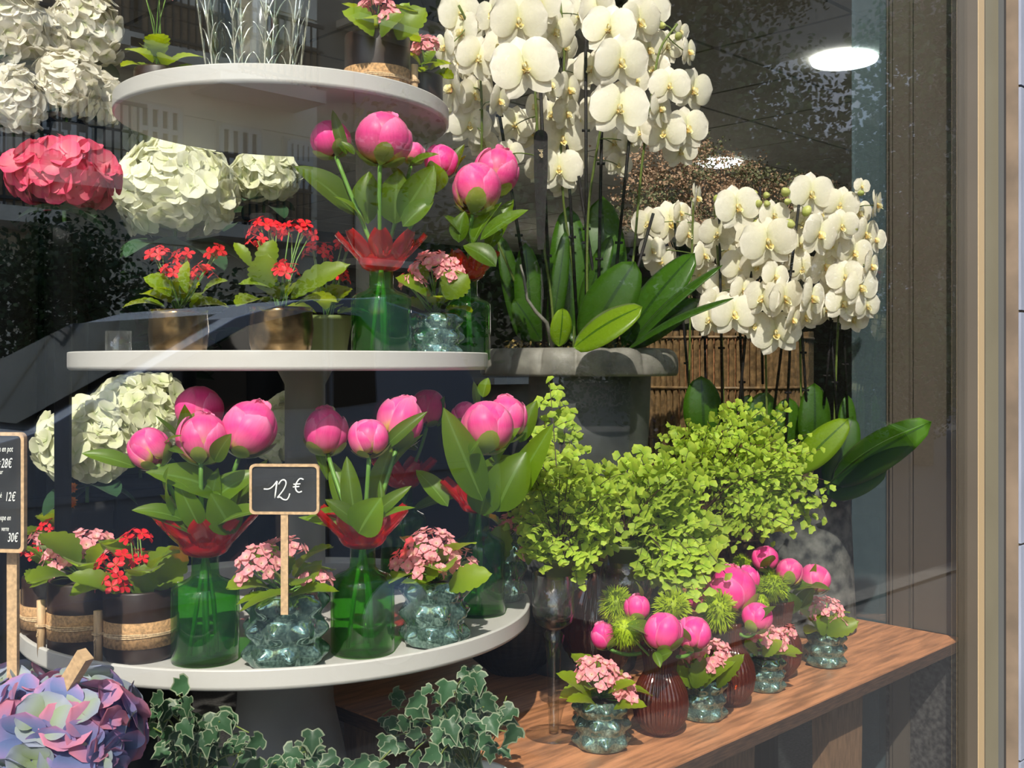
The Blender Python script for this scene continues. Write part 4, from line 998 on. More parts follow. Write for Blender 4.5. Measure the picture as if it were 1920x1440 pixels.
def fern(label, potc, pr, ph, targets, size, d, potm='green_pot', spread=.05):
    t = thing('maidenhair_fern', label, 'potted plant', potc, 'maidenhair ferns')
    O('pot', MB().lathe([(pr*.72, 0), (pr*.95, ph*.86), (pr*1.06, ph*.86), (pr*1.06, ph), (pr*.96, ph*.99), (pr*.9, ph*.85), (.001, ph*.85)], 28).mesh('pot', potm), t, T(potc))
    a = potc+UP*ph
    for (tx, ty, dd, rise) in targets:
        e = at(tx, ty, d+dd); frond(t, a+jit(pr*.4)*.5, e, rise, size, R.randint(5, 7), R.randint(3, 5), spread)
    return t
def ell(cx, cy, rx, ry, n, dz=.12, r0=.3):
    o = []
    for k in range(n):
        a = k*2.39996; q = math.sqrt(r0*r0+(1-r0*r0)*(k+.5)/n)
        o.append((cx+rx*q*math.cos(a), cy+ry*q*math.sin(a), R.uniform(-dz, dz*.6), R.uniform(.02, .09)))
    return o
pb = pos(1048, 1.86, zz(1084, 1.86)+.0)
fern('bright green fern in a small pot set in the left-hand stemmed glass', pb, .030, .036, ell(1060, 975, 98, 110, 27)+ell(1110, 905, 90, 40, 9)+[(1030, 715, .15, .05), (1060, 760, .18, .05), (1075, 800, .15, .06), (1020, 790, .15, .05), (1040, 850, .1, .05), (1010, 840, .1, .05), (1050, 730, .2, .04)], .0150, 1.84, spread=.045)
pb = pos(1172, 2.07, zz(1062, 2.07))
fern('middle fern with large fan leaflets hanging down over the bench bouquets', pb, .040, .045, ell(1225, 925, 130, 85, 20)+ell(1290, 1040, 95, 75, 19, .08)+[(1310, 1130, -.12, .12), (1300, 1165, -.14, .14), (1330, 1100, -.12, .12), (1275, 1120, -.12, .12), (1360, 1075, -.1, .12)], .0185, 2.06, spread=.055)
pb = pos(1290, 2.25, zz(1045, 2.25))
fern('right-hand fern, tallest and fullest, spilling toward the zinc planter', pb, .042, .05, ell(1400, 850, 145, 100, 38, .12)+ell(1450, 930, 120, 70, 17)+[(1560, 940, -.05, .1), (1545, 900, -.05, .1), (1500, 860, 0, .1), (1470, 760, .05, .08), (1380, 758, .05, .06), (1260, 800, .0, .06), (1500, 980, -.05, .1)], .0155, 2.25, spread=.06)
b_ = pos(1120, 2.22, ZB)
tag(O('red_ribbed_jar', MB().lathe([(.04, 0), (.06, .03), (.085, .09), (.08, .15), (.05, .20), (.045, .23), (.055, .26)], 96, rf=lambda a, z, r, i: r*(1+.02*math.cos(36*a))).mesh('jar', 'amber_glass'), None, T(b_)), 'dark red ribbed jar in the shade between the first two stemmed glasses', 'vase')

# ================================================================ stone urn with the tall orchids
U = pos(1085, 2.30, ZB); ZR = 1.534
tu = thing('stone_urn', 'wide grey stone urn with a scalloped rolled rim holding the tall orchids', 'urn', U)
rh = ZR-ZB
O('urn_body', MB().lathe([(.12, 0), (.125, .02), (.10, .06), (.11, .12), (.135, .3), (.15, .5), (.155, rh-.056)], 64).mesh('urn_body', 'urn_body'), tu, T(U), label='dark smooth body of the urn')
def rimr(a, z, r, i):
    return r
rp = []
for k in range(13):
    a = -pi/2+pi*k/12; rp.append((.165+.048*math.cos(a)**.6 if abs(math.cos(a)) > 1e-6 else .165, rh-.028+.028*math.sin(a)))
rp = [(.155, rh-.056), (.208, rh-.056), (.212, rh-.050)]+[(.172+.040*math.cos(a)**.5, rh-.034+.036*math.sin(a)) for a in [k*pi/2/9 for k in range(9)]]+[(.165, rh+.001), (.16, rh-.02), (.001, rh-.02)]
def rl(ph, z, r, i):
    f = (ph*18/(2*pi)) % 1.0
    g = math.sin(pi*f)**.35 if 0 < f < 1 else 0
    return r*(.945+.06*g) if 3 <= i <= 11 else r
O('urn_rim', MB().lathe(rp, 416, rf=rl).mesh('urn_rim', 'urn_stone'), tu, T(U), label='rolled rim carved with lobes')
mb = MB()
for k in range(900):
    a = R.uniform(0, 2*pi); r = .155*math.sqrt(R.random()); p = V((U.x+r*math.cos(a), U.y+r*math.sin(a), ZR-.012+R.uniform(0, .026)*(1.2 if math.sin(a*3) > 0 else .4)))
    petal(mb, fr(p, UP+jit(1), s=R.uniform(.006, .014), roll=R.uniform(0, 6)), 1, .3, .9, .7, .2, .4, 0, 2, 2, 2)
O('moss', mb.mesh('moss', 'moss'), tu, kind='stuff')
GO = 'tall white orchids in the stone urn'
def autofl(lst, dbase, dv=.05):
    out = []
    for q in lst:
        px, py, r = q[:3]; y = q[3] if len(q) > 3 else R.uniform(-.5, .5); dd = q[4] if len(q) > 4 else 0
        out.append((px, py, r, dbase+dd+R.uniform(-dv, dv), y))
    return out
us = lambda px, d: at(px, 668, d)
fA = autofl([(862, 30, 46, .5), (868, 62, 44, -.8), (850, 165, 52, -1.1), (895, 110, 46, .4), (862, 120, 40, -.2), (880, 235, 42, .2, .1), (850, 215, 38, -.6, .1), (910, 40, 40, 0, .1), (935, 190, 34, 1.0), (890, 180, 40, .6, .05), (835, 90, 36, -1.0), (905, 270, 30, .3, .1)], 2.12)
orchid('tall white orchid at the left of the urn, beside the top tray', us(1020, 2.24), [(980, 560, 2.24), (900, 380, 2.2), (905, 200, 2.15), (895, 80, 2.15), (860, 10, 2.1)], fA, ((1008, 660, 2.24), (905, 20, 2.16)), group=GO,
       leaves=[(1015, 640, 965, 560, 52, 2.22, 2.2), (980, 640, 940, 440, 40, 2.3, 2.3), (1000, 650, 985, 455, 56, 2.24, 2.22)])
fB = autofl([(984, 128, 66, .1, -.12), (972, 42, 56, .2, -.05), (940, 90, 44, -.6), (1008, 200, 34, -.9, .05), (965, 235, 40, 0, .15), (1040, 60, 42, .5, .05), (955, 290, 30, .4, .12), (1015, 10, 40, -.3), (1000, 250, 36, 0, .15), (925, 30, 40, -.6, .05), (940, 150, 38, -.4, .12), (1030, 160, 36, .8, .1)], 2.05)
orchid('tall white orchid with the largest facing bloom, second from the left in the urn', us(1040, 2.15), [(1035, 560, 2.15), (1012, 420, 2.12), (1008, 250, 2.1), (1000, 120, 2.08), (985, 30, 2.05), (960, -20, 2.02)], fB, ((1035, 660, 2.17), (1012, 130, 2.08)), group=GO,
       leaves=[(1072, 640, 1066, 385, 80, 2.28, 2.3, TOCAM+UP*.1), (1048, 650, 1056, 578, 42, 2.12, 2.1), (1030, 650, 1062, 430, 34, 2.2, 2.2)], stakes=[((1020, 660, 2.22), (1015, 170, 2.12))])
fC = autofl([(1058, 88, 34, .9), (1065, 170, 40, 1.0), (1062, 215, 36, .7), (1055, 262, 46, .1, .05), (1048, 318, 46, .0, .05), (1040, 20, 36, 0), (1085, 140, 36, .2, .1), (1070, 300, 36, .3, .1), (1090, 30, 40, -.5, .05), (1035, 215, 36, -.5, .1), (1010, 320, 30, -.5, .12), (1055, 350, 26, 0, .12), (1085, 230, 30, .2, .12)], 2.2)
orchid('tall white orchid in the middle of the urn, many side-turned blooms', us(1075, 2.28), [(1078, 520, 2.28), (1055, 380, 2.25), (1050, 230, 2.22), (1060, 100, 2.2), (1050, 0, 2.18)], fC, ((1085, 660, 2.28), (1050, 30, 2.2)), group=GO,
       leaves=[(1130, 640, 1130, 365, 92, 2.34, 2.36, TOCAM+UP*.1), (1095, 650, 1190, 490, 96, 2.12, 2.08, TOCAM+UP*.5), (1090, 600, 1145, 440, 44, 2.2, 2.2)])
fD = autofl([(1160, 205, 58, .15, -.08), (1163, 118, 54, .3, -.08), (1142, 55, 52, -.2, -.02), (1198, 42, 48, .5), (1122, 20, 44, -.7), (1110, 130, 40, -.6, .05), (1190, 150, 34, .7, .02), (1120, 205, 36, -.5, .06), (1150, 268, 34, .2, .1), (1180, 265, 28, .4, .08), (1160, 310, 26, 0, .1), (1215, 95, 40, .6, .04)], 2.08)
orchid('tall white orchid with two large facing blooms, right of the urn middle', us(1105, 2.15), [(1100, 540, 2.15), (1102, 380, 2.13), (1130, 220, 2.1), (1150, 100, 2.08), (1150, 10, 2.06)], fD, ((1100, 660, 2.18), (1098, 60, 2.1)), group=GO,
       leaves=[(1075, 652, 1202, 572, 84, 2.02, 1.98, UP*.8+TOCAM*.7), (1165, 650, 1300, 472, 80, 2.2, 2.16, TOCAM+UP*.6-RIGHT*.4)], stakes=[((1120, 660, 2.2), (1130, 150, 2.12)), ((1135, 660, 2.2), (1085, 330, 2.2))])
fE = autofl([(1250, 88, 34, .3, -.03), (1290, 98, 30, 1.0), (1255, 162, 40, .0, -.05), (1298, 170, 44, .5, .02), (1236, 205, 36, .9, -.03), (1288, 242, 44, .3), (1275, 285, 34, .1, .02), (1215, 20, 44, .3), (1245, 250, 44, -.3, .02), (1225, 130, 34, -.5, .04), (1200, 250, 26, -.4, .05), (1275, 60, 22, .8, .03)], 2.16)
orchid('white orchid at the right of the urn leaning toward the glass fin', us(1130, 2.22), [(1185, 520, 2.22), (1195, 400, 2.2), (1205, 290, 2.18), (1222, 180, 2.16), (1235, 90, 2.15), (1270, 45, 2.15)], fE, ((1140, 660, 2.24), (1200, 60, 2.16)), buds=[(1242, 48, 8, 2.15), (1272, 68, 9, 2.15)], group=GO,
       leaves=[(1180, 652, 1350, 492, 38, 2.16, 2.1, TOCAM*.5+UP), (1175, 655, 1372, 553, 34, 2.14, 2.06, TOCAM*.5+UP), (1170, 655, 1310, 560, 46, 2.2, 2.14)], stakes=[((1150, 660, 2.2), (1225, 400, 2.2))])
ta = thing('aerial_root', 'pale grey aerial root arching over the urn rim', 'root', at(1040, 650, 2.12))
O('root', MB().tube([at(*q) for q in ((976, 496, 2.1), (984, 530, 2.1), (988, 560, 2.1), (1005, 585, 2.1), (1025, 605, 2.11), (1036, 650, 2.13))], [.002, .003, .0032, .0035, .004, .0045], 8).mesh('root', 'urn_stone'), ta)
tt = thing('plant_tag', 'dark rounded plant tag clipped to the orchid stakes', 'tag', at(1012, 440, 2.0))
O('tag_plate', MB().prism([(math.sin(a)*.013, math.cos(a)*.013+.062) for a in [i*pi/8-pi/2 for i in range(9)]]+[(.013, -.005), (.006, -.15), (-.006, -.15), (-.013, -.005)], 0, .0012).mesh('tag_plate', 'stake_black', False), tt, fr(at(1014, 318, 2.0), UP, -TOCAM) @ Matrix.Identity(4))
def plate_text(s, W, par, size, mat):
    cu = bpy.data.curves.new('writing', 'FONT'); cu.body = s; cu.size = size; cu.align_x = 'CENTER'
    ob = bpy.data.objects.new('tmp', cu); COL.objects.link(ob); dg = bpy.context.evaluated_depsgraph_get()
    me = bpy.data.meshes.new_from_object(ob.evaluated_get(dg)); bpy.data.objects.remove(ob); me.materials.clear(); me.materials.append(MATS[mat])
    return O('lettering', me, par, W)
plate_text('JMP', fr(at(1011, 288, 1.99), TOCAM) @ RZ(-pi/2), tt, .010, 'kal_pink')

# ================================================================ right-hand orchids
tr_ = O('planter_trough', MB().box((1.86, .60, ZB), (2.21, .80, 1.20)).mesh('trough', 'black_pot', False), None)
tag(tr_, 'long black planter trough hidden behind the ferns', 'planter')
zp = pos(1515, 2.62, ZB)
tz = thing('zinc_planter', 'mottled dark zinc planter tapering upward at the right end of the bench', 'planter', zp)
zh = zz(932, 2.55)-ZB
O('planter_body', MB().lathe([(.114, 0), (.114, .01), (.104, zh*.7), (.100, zh-.012), (.104, zh-.010), (.104, zh), (.096, zh-.002), (.094, zh-.05), (.001, zh-.05)], 64).mesh('planter', 'zinc'), tz, T(zp))
tg = 'white orchids at the right, before the side wall'
def rsp(x0, d, x1, y1): return [(x0+(x1-x0)*.3, 640, d), (x0+(x1-x0)*.6, 520, d-.02), (x0+(x1-x0)*.85, y1+50, d-.04), (x1, y1, d-.06)]
zt = at(0, 0, 1)
def rf_(px, d): return pos(px, d, 1.185)
fl = autofl([(1258, 420, 46, 0), (1215, 420, 34, -.5), (1305, 372, 30, 1.2), (1222, 470, 30, .4), (1290, 440, 32, .5, .06), (1240, 490, 34, -.3, .05), (1310, 520, 40, .2, .05), (1275, 400, 26, .9, .06), (1320, 480, 30, .6, .03), (1300, 590, 26, 0, .05)], 2.62)
orchid('white orchid farthest left of the right-hand group, partly behind the urn leaves', rf_(1290, 2.72), rsp(1290, 2.66, 1300, 380), fl, ((1300, 820, 2.72), (1265, 415, 2.64)), group=tg, leaves=[(1320, 830, 1315, 705, 74, 2.66, 2.66, TOCAM)], stakes=[((1325, 800, 2.7), (1320, 560, 2.7))])
fl = autofl([(1382, 390, 46, .2, -.04), (1345, 440, 36, -.4), (1390, 500, 40, -.2), (1330, 600, 36, -.6, .02), (1376, 590, 46, .1, -.04), (1400, 440, 32, .3, .05), (1350, 530, 36, .4, .04), (1365, 470, 34, -.5, .05), (1340, 570, 34, .3, .04), (1392, 545, 32, .5, .02)], 2.5)
orchid('white orchid with one low facing bloom, second from the left of the right-hand group', rf_(1360, 2.66), rsp(1360, 2.6, 1340, 385), fl, ((1355, 800, 2.6), (1348, 370, 2.52)), buds=[(1347, 374, 11, 2.48), (1380, 408, 10, 2.46), (1415, 422, 13, 2.46)], group=tg,
       leaves=[(1410, 830, 1440, 735, 64, 2.62, 2.62, TOCAM), (1395, 830, 1405, 740, 56, 2.64, 2.64, TOCAM)], stakes=[((1395, 800, 2.62), (1385, 560, 2.6))])
fl = autofl([(1450, 405, 32, .3, .03), (1440, 455, 54, .0, -.06), (1452, 520, 34, .5), (1430, 560, 40, -.7), (1470, 560, 42, .6), (1455, 625, 48, -.2, -.02), (1420, 500, 34, -.5, .05), (1475, 480, 32, .4, .04), (1485, 600, 30, .9, .02), (1415, 610, 30, -.3, .05)], 2.46)
orchid('white orchid with a wide facing bloom in the middle of the right-hand group', rf_(1440, 2.62), rsp(1440, 2.58, 1425, 375), fl, ((1375, 880, 2.6), (1410, 500, 2.5)), buds=[(1422, 382, 9, 2.44), (1437, 366, 8, 2.44), (1438, 382, 8, 2.43), (1415, 362, 7, 2.45)], group=tg,
       leaves=[(1470, 850, 1480, 745, 60, 2.6, 2.6, TOCAM)], stakes=[((1430, 720, 2.6), (1425, 350, 2.5)), ((1450, 780, 2.6), (1498, 384, 2.42))])
fl = autofl([(1520, 365, 44, .1, -.03), (1535, 440, 44, .5, -.04), (1505, 420, 30, -.5, .03), (1545, 500, 42, .7), (1520, 560, 44, .9, -.02), (1505, 505, 34, -.3, .02), (1510, 595, 34, .3), (1550, 580, 36, .0, .04), (1540, 400, 30, 0, .05), (1500, 460, 30, .2, .05), (1560, 540, 30, .2, .05)], 2.44)
orchid('white orchid behind the tall dark stake, right of the middle of the right-hand group', rf_(1505, 2.6), rsp(1505, 2.56, 1490, 380), fl, ((1515, 800, 2.58), (1502, 600, 2.5)), buds=[(1473, 360, 11, 2.42), (1477, 378, 8, 2.42), (1513, 396, 11, 2.40), (1480, 420, 12, 2.42)], group=tg,
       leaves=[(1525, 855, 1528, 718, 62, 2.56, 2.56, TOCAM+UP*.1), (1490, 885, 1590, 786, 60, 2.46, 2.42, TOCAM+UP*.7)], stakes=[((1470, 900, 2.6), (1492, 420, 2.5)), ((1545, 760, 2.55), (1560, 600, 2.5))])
fl = autofl([(1575, 385, 36, -.3), (1578, 425, 34, .1, -.03), (1610, 400, 30, .4, .02), (1643, 385, 30, 1.1, -.02), (1622, 440, 36, .6), (1600, 475, 38, .3), (1632, 500, 34, .9), (1585, 520, 36, -.2), (1612, 540, 40, .5), (1580, 570, 38, .2), (1625, 575, 30, .4), (1600, 600, 28, 0, .03), (1560, 460, 34, -.4, .03), (1640, 450, 28, .6, .03), (1615, 350, 18, .3)], 2.42, .03)
orchid('white orchid at the far right, crowded against the side wall and fin', rf_(1560, 2.56), rsp(1560, 2.52, 1590, 400), fl, ((1590, 800, 2.54), (1575, 460, 2.46)), buds=[(1602, 430, 9, 2.38), (1614, 362, 7, 2.40)], group=tg,
       leaves=[(1560, 905, 1742, 790, 74, 2.44, 2.24, TOCAM+UP*.5-RIGHT*.2), (1545, 915, 1735, 785, 26, 2.42, 2.2, UP*1.2+TOCAM*.4), (1585, 850, 1590, 740, 36, 2.56, 2.56, TOCAM), (1555, 920, 1600, 780, 60, 2.5, 2.5), (1560, 910, 1625, 830, 34, 2.5, 2.46), (1550, 925, 1660, 880, 60, 2.48, 2.36)], stakes=[((1570, 800, 2.54), (1555, 560, 2.5))])

# ================================================================ behind: cane basket, dried flowers
cb = at(1340, 700, 3.45); cz = zz(625, 3.45)
tc = thing('cane_screen_basket', 'large basket of split cane behind the right-hand orchids', 'basket', V((cb.x, cb.y, 0)))
bwid = .30; mb = MB(); 
for k in range(90):
    a = 2*pi*k/90; x, y = cb.x+bwid*math.cos(a), cb.y+bwid*math.sin(a); mb.box((x-.006, y-.006, .6), (x+.006, y+.006, cz+R.uniform(-.004, .004)))
O('cane', mb.mesh('cane', 'cane', False), tc, kind='stuff')
O('basket_lining', MB().lathe([(bwid-.02, .6), (bwid-.02, cz-.02)], 32).mesh('lining', 'walnut_top'), tc, T(cb.x, cb.y, 0))
for k in range(7):
    z = .68+(cz-.70)*k/6
    O('band', MB().tube([V((cb.x+(bwid+.008)*math.cos(a), cb.y+(bwid+.008)*math.sin(a), z)) for a in [2*pi*i/40 for i in range(41)]], .005, 5).mesh('band', 'cane'), tc)
O('basket_foot', MB().lathe([(.2, 0), (.2, .59), (bwid, .6)], 32).mesh('basket_foot', 'black_pot'), tc, T(cb.x, cb.y, 0))
td = thing('dried_flower_bunch', 'wide bunch of brown dried flowers behind the orchids, top right', 'flowers', V((cb.x, cb.y, cz-.05)))
DR = []
for mt in ('dried', 'dried', 'dried_green'):
    mb = MB()
    for k in range(110):
        p = V((R.gauss(0, .5), R.gauss(0, .5), R.uniform(-.3, .5)))
        petal(mb, fr(p, UP+jit(1.2), s=R.uniform(.10, .22), roll=R.uniform(0, 6)), 1, .4, 1, .6, .3, .3, 0, 2, 1, 2)
    DR.append(mb.mesh('dried_head', mt))
sm = MB()
for k in range(150):
    u = R.random(); px = 1150+460*u; top = 268+60*abs(u-.25)+70*u*u+(0 if R.random() < .8 else -15); py = R.uniform(top, 430)
    p = at(px, py, R.uniform(3.2, 3.7)); O('dried_head', R.choice(DR[1:] if px > 1380 else DR), td, fr(p, UP+jit(.4), s=R.uniform(.045, .075), roll=R.uniform(0, 6)))
    if k % 3 == 0: sm.tube(bez(V((cb.x, cb.y, cz-.1)), (V((cb.x, cb.y, cz))+p)/2+jit(.05), p, 4), .002, 4)
O('dried_stems', sm.mesh('dried_stems', 'dried'), td)
lp = at(1583, 100, 4.40)
tag(O('ceiling_lamp', MB().lathe([(.13, 0), (.135, .012), (.125, .02), (.12, .004), (.001, .003)], 48).mesh('ceiling_lamp', 'lamp_face'), None, T(lp.x, lp.y, 2.75)), 'bright round ceiling lamp seen through the glass fin', 'lamp')
lp = at(1350, 312, 6.65)
tag(O('ceiling_lamp', MB().lathe([(.13, 0), (.135, .012), (.125, .02), (.12, .004), (.001, .003)], 48).mesh('ceiling_lamp', 'lamp_face'), None, T(lp.x, lp.y, 2.75)), 'small far ceiling lamp glinting through the brown dried flowers', 'lamp')

for q in ((4.6, 3.2, 1.9), (7.5, 5.5, 1.9)):  # added fill lights without fixtures, to brighten the shop ceiling
    pl_ = bpy.data.lights.new('shop_fill', 'POINT'); pl_.energy = 10; pl_.shadow_soft_size = .25; pl_.color = (1, .93, .82)
    po = bpy.data.objects.new('shop_fill_light', pl_); COL.objects.link(po); po.location = q
# ================================================================ behind left: hydrangeas in tall buckets
GH = 'white hydrangeas behind the stand'
def hyb(label, blabel, px, py, rp, d, kinds, n, fs, h=None, br=.045, **k):
    p = at(px, py, d); hh = (p.z-pxm(rp, d)*1.6-ZP) if h is None else h
    q = V((p.x, p.y, ZP))
    hh = p.z-pxm(rp, d)*1.25-ZP
    if q.y > 1.85 or q.x < -1.1: q.z = 0; hh += ZP
    tallvase('tall dark bucket under the '+' '.join(label.split()[:9]).rstrip(',') if k.get('name') == 'white_stock' or not blabel else blabel if True else 'tall dark bucket under the '+' '.join(label.split()[:9]).rstrip(','), q, br, hh, grp='tall buckets behind the stand')
    hydrangea(label, px, py, rp, d, q+UP*(hh*.8), kinds, n, fs, **k)
hyb('large cream mophead hydrangea lit by the sun, left of the upper bouquet', 'tall dark bucket under the large lit cream hydrangea', 330, 360, 108, 2.48, ['white'], 230, .048, sq=(1, 1, .86), group=GH)
hyb('smaller cream hydrangea head just right of the large lit one', 'tall dark bucket under the smaller cream hydrangea', 497, 332, 58, 2.62, ['white', 'cream'], 90, .044, group=GH)
hyb('dim greenish hydrangea head peeping above the large lit one', None, 312, 262, 66, 2.80, ['cream'], 80, .046, h=.9, group=GH)
hyb('deep pink hydrangea at the far left, above the reflected hedge', 'slender dark tube vase under the deep pink hydrangea', 118, 328, 72, 2.06, ['pink'], 80, .050, br=.016, sq=(1.2, 1.2, .8))
hyb('shaded white hydrangea behind the left bouquet of the lowest tray, lower head', 'dark bucket under the shaded white hydrangeas', 165, 832, 84, 2.20, ['cream'], 120, .046, group=GH)
hyb('shaded white hydrangea just above and right of the lower shaded head', None, 262, 782, 88, 2.34, ['cream'], 130, .046, h=.35, group=GH)
hyb('shaded greenish hydrangea head between the left and middle bouquets', 'dark bucket under the greenish hydrangea', 552, 812, 72, 2.38, ['cream'], 100, .044, group=GH)
for i, (px, py, rp, lab) in enumerate(((30, 60, 62, 'white stock spike at the top left corner'), (75, 95, 62, 'white stock spike second from the left edge, top'), (160, 60, 70, 'white stock spike with fresh stems, right of the corner ones'), (25, 195, 56, 'low white stock head at the left edge above the deep pink hydrangea'), (125, 165, 58, 'low white stock head in the middle of the top left group'), (185, 190, 44, 'faint white stock head lowest on the right of the top left group'))):
    hyb(lab, ('tall dark bucket under the white stocks' if i == 1 else None), px, py, rp, 2.38+.08*(i % 3)-(.10 if i > 2 else 0), ['stock'], 110, .042, name='white_stock', sq=(.85, .85, 1.15), group='white stocks at the top left', leaves=2)
kalanchoe('dim red and pink kalanchoe in shade behind the left end of the lowest tray', V((at(120, 0, 2.25).x, at(120, 0, 2.25).y, 1.03)), 'plain', .06, .10, 'red', [(100, 985, 30, 14, 2.2, 10), (60, 1030, 26, 12, 2.2, 8)], 8, None)
tag(O('low_pedestal', MB().lathe([(.08, 0), (.07, .41)], 24).mesh('low_pedestal', 'black_pot'), None, T(at(120, 0, 2.25).x, at(120, 0, 2.25).y, ZP)), 'dark pedestal under the dim red kalanchoe', 'pedestal')
to = thing('orange_flower_stem', 'orange flower heads in the shade behind the price list', 'flower', at(130, 1000, 2.1))
for q in ((130, 915, 12), (132, 942, 16)):
    for k in range(8): O('flower', R.choice(KF['orange']), to, fr(at(q[0]+R.uniform(-8, 8), q[1]+R.uniform(-8, 8), 2.1), UP+TOCAM+jit(.5), s=.016, roll=R.uniform(0, 6)))
O('stem', MB().tube([at(131, 920, 2.11), at(128, 1100, 2.13)], .002, 6).mesh('stem', 'stem_green'), to)
mb = MB()
tl = thing('leafy_shrub', 'dark green leafy shrub in shade behind the left end of the stand', 'plant', V((at(120, 0, 2.8).x, at(120, 0, 2.8).y, 0)))
for k in range(130):
    p = at(R.uniform(-60, 420), R.uniform(400, 720), R.uniform(2.7, 3.1)); a = jit(1); a.z = abs(a.z)*.5
    leafo('leaf', tl, p, p+a.normalized()*R.uniform(.07, .12), .028, 'dark_foliage', face=UP+TOCAM*.5, nv=5, nu=3)
O('trunk', MB().tube([(at(120, 0, 2.85).x, at(120, 0, 2.85).y, 0), (at(120, 0, 2.85).x, at(120, 0, 2.85).y, 1.6)], .015, 8).mesh('trunk', 'bark'), tl)

# ================================================================ the street mirrored in the pane
struct('floor_street', MB().box((-30, -60, -.12), (70, -.06, -.02)).mesh('street', 'asphalt', False))
struct('floor_pavement', MB().box((-30, -2.2, -.02), (70, -.06, .0)).mesh('pavement', 'asphalt', False))
struct('trim_2', MB().box((-30, -2.35, -.02), (70, -2.2, .02)).mesh('kerb', 'pavement_stone', False))
YB = -14.0
bl = thing('stone_apartment_building', 'beige stone building with shutters and balconies across the street', 'building', (5, YB, 0))
XE = refl(590, 0, YB).x
O('facade', MB().box((-6, YB-8, 0), (XE, YB, 22)).mesh('facade', 'facade_stone', False), bl)
for k in range(34):
    O('stone_course', MB().box((-6, YB, .66*k+.02), (XE+.02, YB+.03, .66*k+.64)).mesh('stone_course', 'facade_stone', False), bl)
def win(x0, x1, z0, z1, sh=True, bal=False, name='window'):
    y = YB+.03
    f = O(name, MB().box((x0-.08, y, z0-.08), (x1+.08, y+.05, z1+.08)).mesh('window', 'facade_trim', False), bl)
    O('pane', MB().box((x0, y+.05, z0), (x1, y+.06, z1)).mesh('pane', 'dark_pane', False), f)
    mb = MB(); n = 4 if sh else 3
    for k in range(n+1):
        x = x0+(x1-x0)*k/n; mb.box((x-.035, y+.06, z0), (x+.035, y+.10, z1))
    for k in range(4): z = z0+(z1-z0)*k/3; mb.box((x0, y+.06, z-.035), (x1, y+.095, z+.035))
    O('shutter' if sh else 'glazing_bars', mb.mesh('shutter', 'shutter_white', False), f)
    if bal:
        g = O('balcony', MB().box((x0-.5, y, z0-.25), (x1+.5, y+.9, z0-.05)).mesh('balcony', 'facade_trim', False), bl)
        r = MB(); xx = x0-.45
        while xx < x1+.45: r.box((xx-.012, y+.84, z0-.05), (xx+.012, y+.865, z0+.95)); xx += .12
        r.box((x0-.48, y+.83, z0+.93), (x1+.48, y+.88, z0+.98)); r.box((x0-.48, y+.83, z0+.03), (x1+.48, y+.88, z0+.07))
        r.box((x0-.48, y+.83, z0+.55), (x1+.48, y+.87, z0+.58))
        O('railing', r.mesh('railing', 'iron', False), g)
        if R.random() < .7: O('reed_screen', MB().box((x0-.44, y+.80, z0), (x1+.44, y+.825, z0+.62)).mesh('reed_screen', 'reed', False), g)
def pw(px0, px1, py0, py1, sh, bal):
    a = refl(px0, py1, YB); b2 = refl(px1, py0, YB); m = refl((px0+px1)/2, py1, YB); t2 = refl((px0+px1)/2, py0, YB)
    win(a.x, b2.x, m.z, t2.z, sh, bal)
pw(75, 160, 212, 330, False, True); pw(252, 330, -90, 110, False, True); pw(410, 500, -90, 165, False, True)
pw(255, 330, 205, 330, True, False); pw(408, 478, 245, 430, True, True); pw(60, 150, -120, 60, False, True)
pw(535, 575, 270, 380, True, False); pw(-80, 0, 215, 390, True, True)
bl2 = thing('plain_apartment_block', 'duller set-back block right of the stone building, behind the trees', 'building', (20, -22, 0))
O('facade', MB().box((XE+1.0, -40, 0), (90, -24, 30)).mesh('facade2', 'brick_dull', False), bl2)
for i in range(9):
    for j in range(4):
        x = XE+3+i*5.2; z = 1.2+j*3.4
        f = O('window', MB().box((x, -24, z), (x+2.0, -23.93, z+2.1)).mesh('window', 'dark_pane', False), bl2)
        O('balcony', MB().box((x-.6, -24, z-.3), (x+2.6, -22.9, z-.1)).mesh('balcony', 'facade_trim', False), bl2)

# the grey car parked at the kerb
YC = -2.95
X0 = refl(0, 0, YC).x-1.15
def cx(px): return refl(px, 0, YC).x
A = cx(-10); B_ = cx(690)
tcar = thing('car', 'blue-grey parked car with tinted side glass mirrored at the left of the pane', 'car', ((A+B_)/2, YC-.85, 0))
zb = 1.32; zr = 1.80
body = [(A-1.25, .35), (A-1.28, .75), (A-1.15, .98), (A-.1, 1.20), (A+.15, 1.26), (A+.95, 1.70), (A+1.25, 1.785), (A+1.75, 1.82), (B_+.1, 1.80), (B_+.45, 1.72), (B_+.75, 1.30), (B_+.85, .95), (B_+.85, .4), (B_+.6, .30), (A-.9, .30)]
bo = O('body', MB().prism(body, YC-1.70, YC).mesh('body', 'car_paint', False), tcar)
bv = bo.modifiers.new('b', 'BEVEL'); bv.width = .09; bv.segments = 4; bv.limit_method = 'ANGLE'; bv.angle_limit = .3
win1 = [(A+.30, 1.31), (A+1.0, 1.665), (A+1.3, 1.735), (A+1.38, 1.735), (A+1.38, 1.31)]
win2 = [(A+1.44, 1.31), (A+1.44, 1.735), (B_-.06, 1.725), (B_+.02, 1.66), (B_+.04, 1.33)]
for wq in (win1, win2): O('side_glass', MB().prism(wq, YC+.0, YC+.008).mesh('side_glass', 'car_glass', False), tcar)
ws = MB(); p0, p1 = V((A+.12, 0, 1.275)), V((A+.93, 0, 1.705))
nn = V((-.43, 0, .9)).normalized()*.012
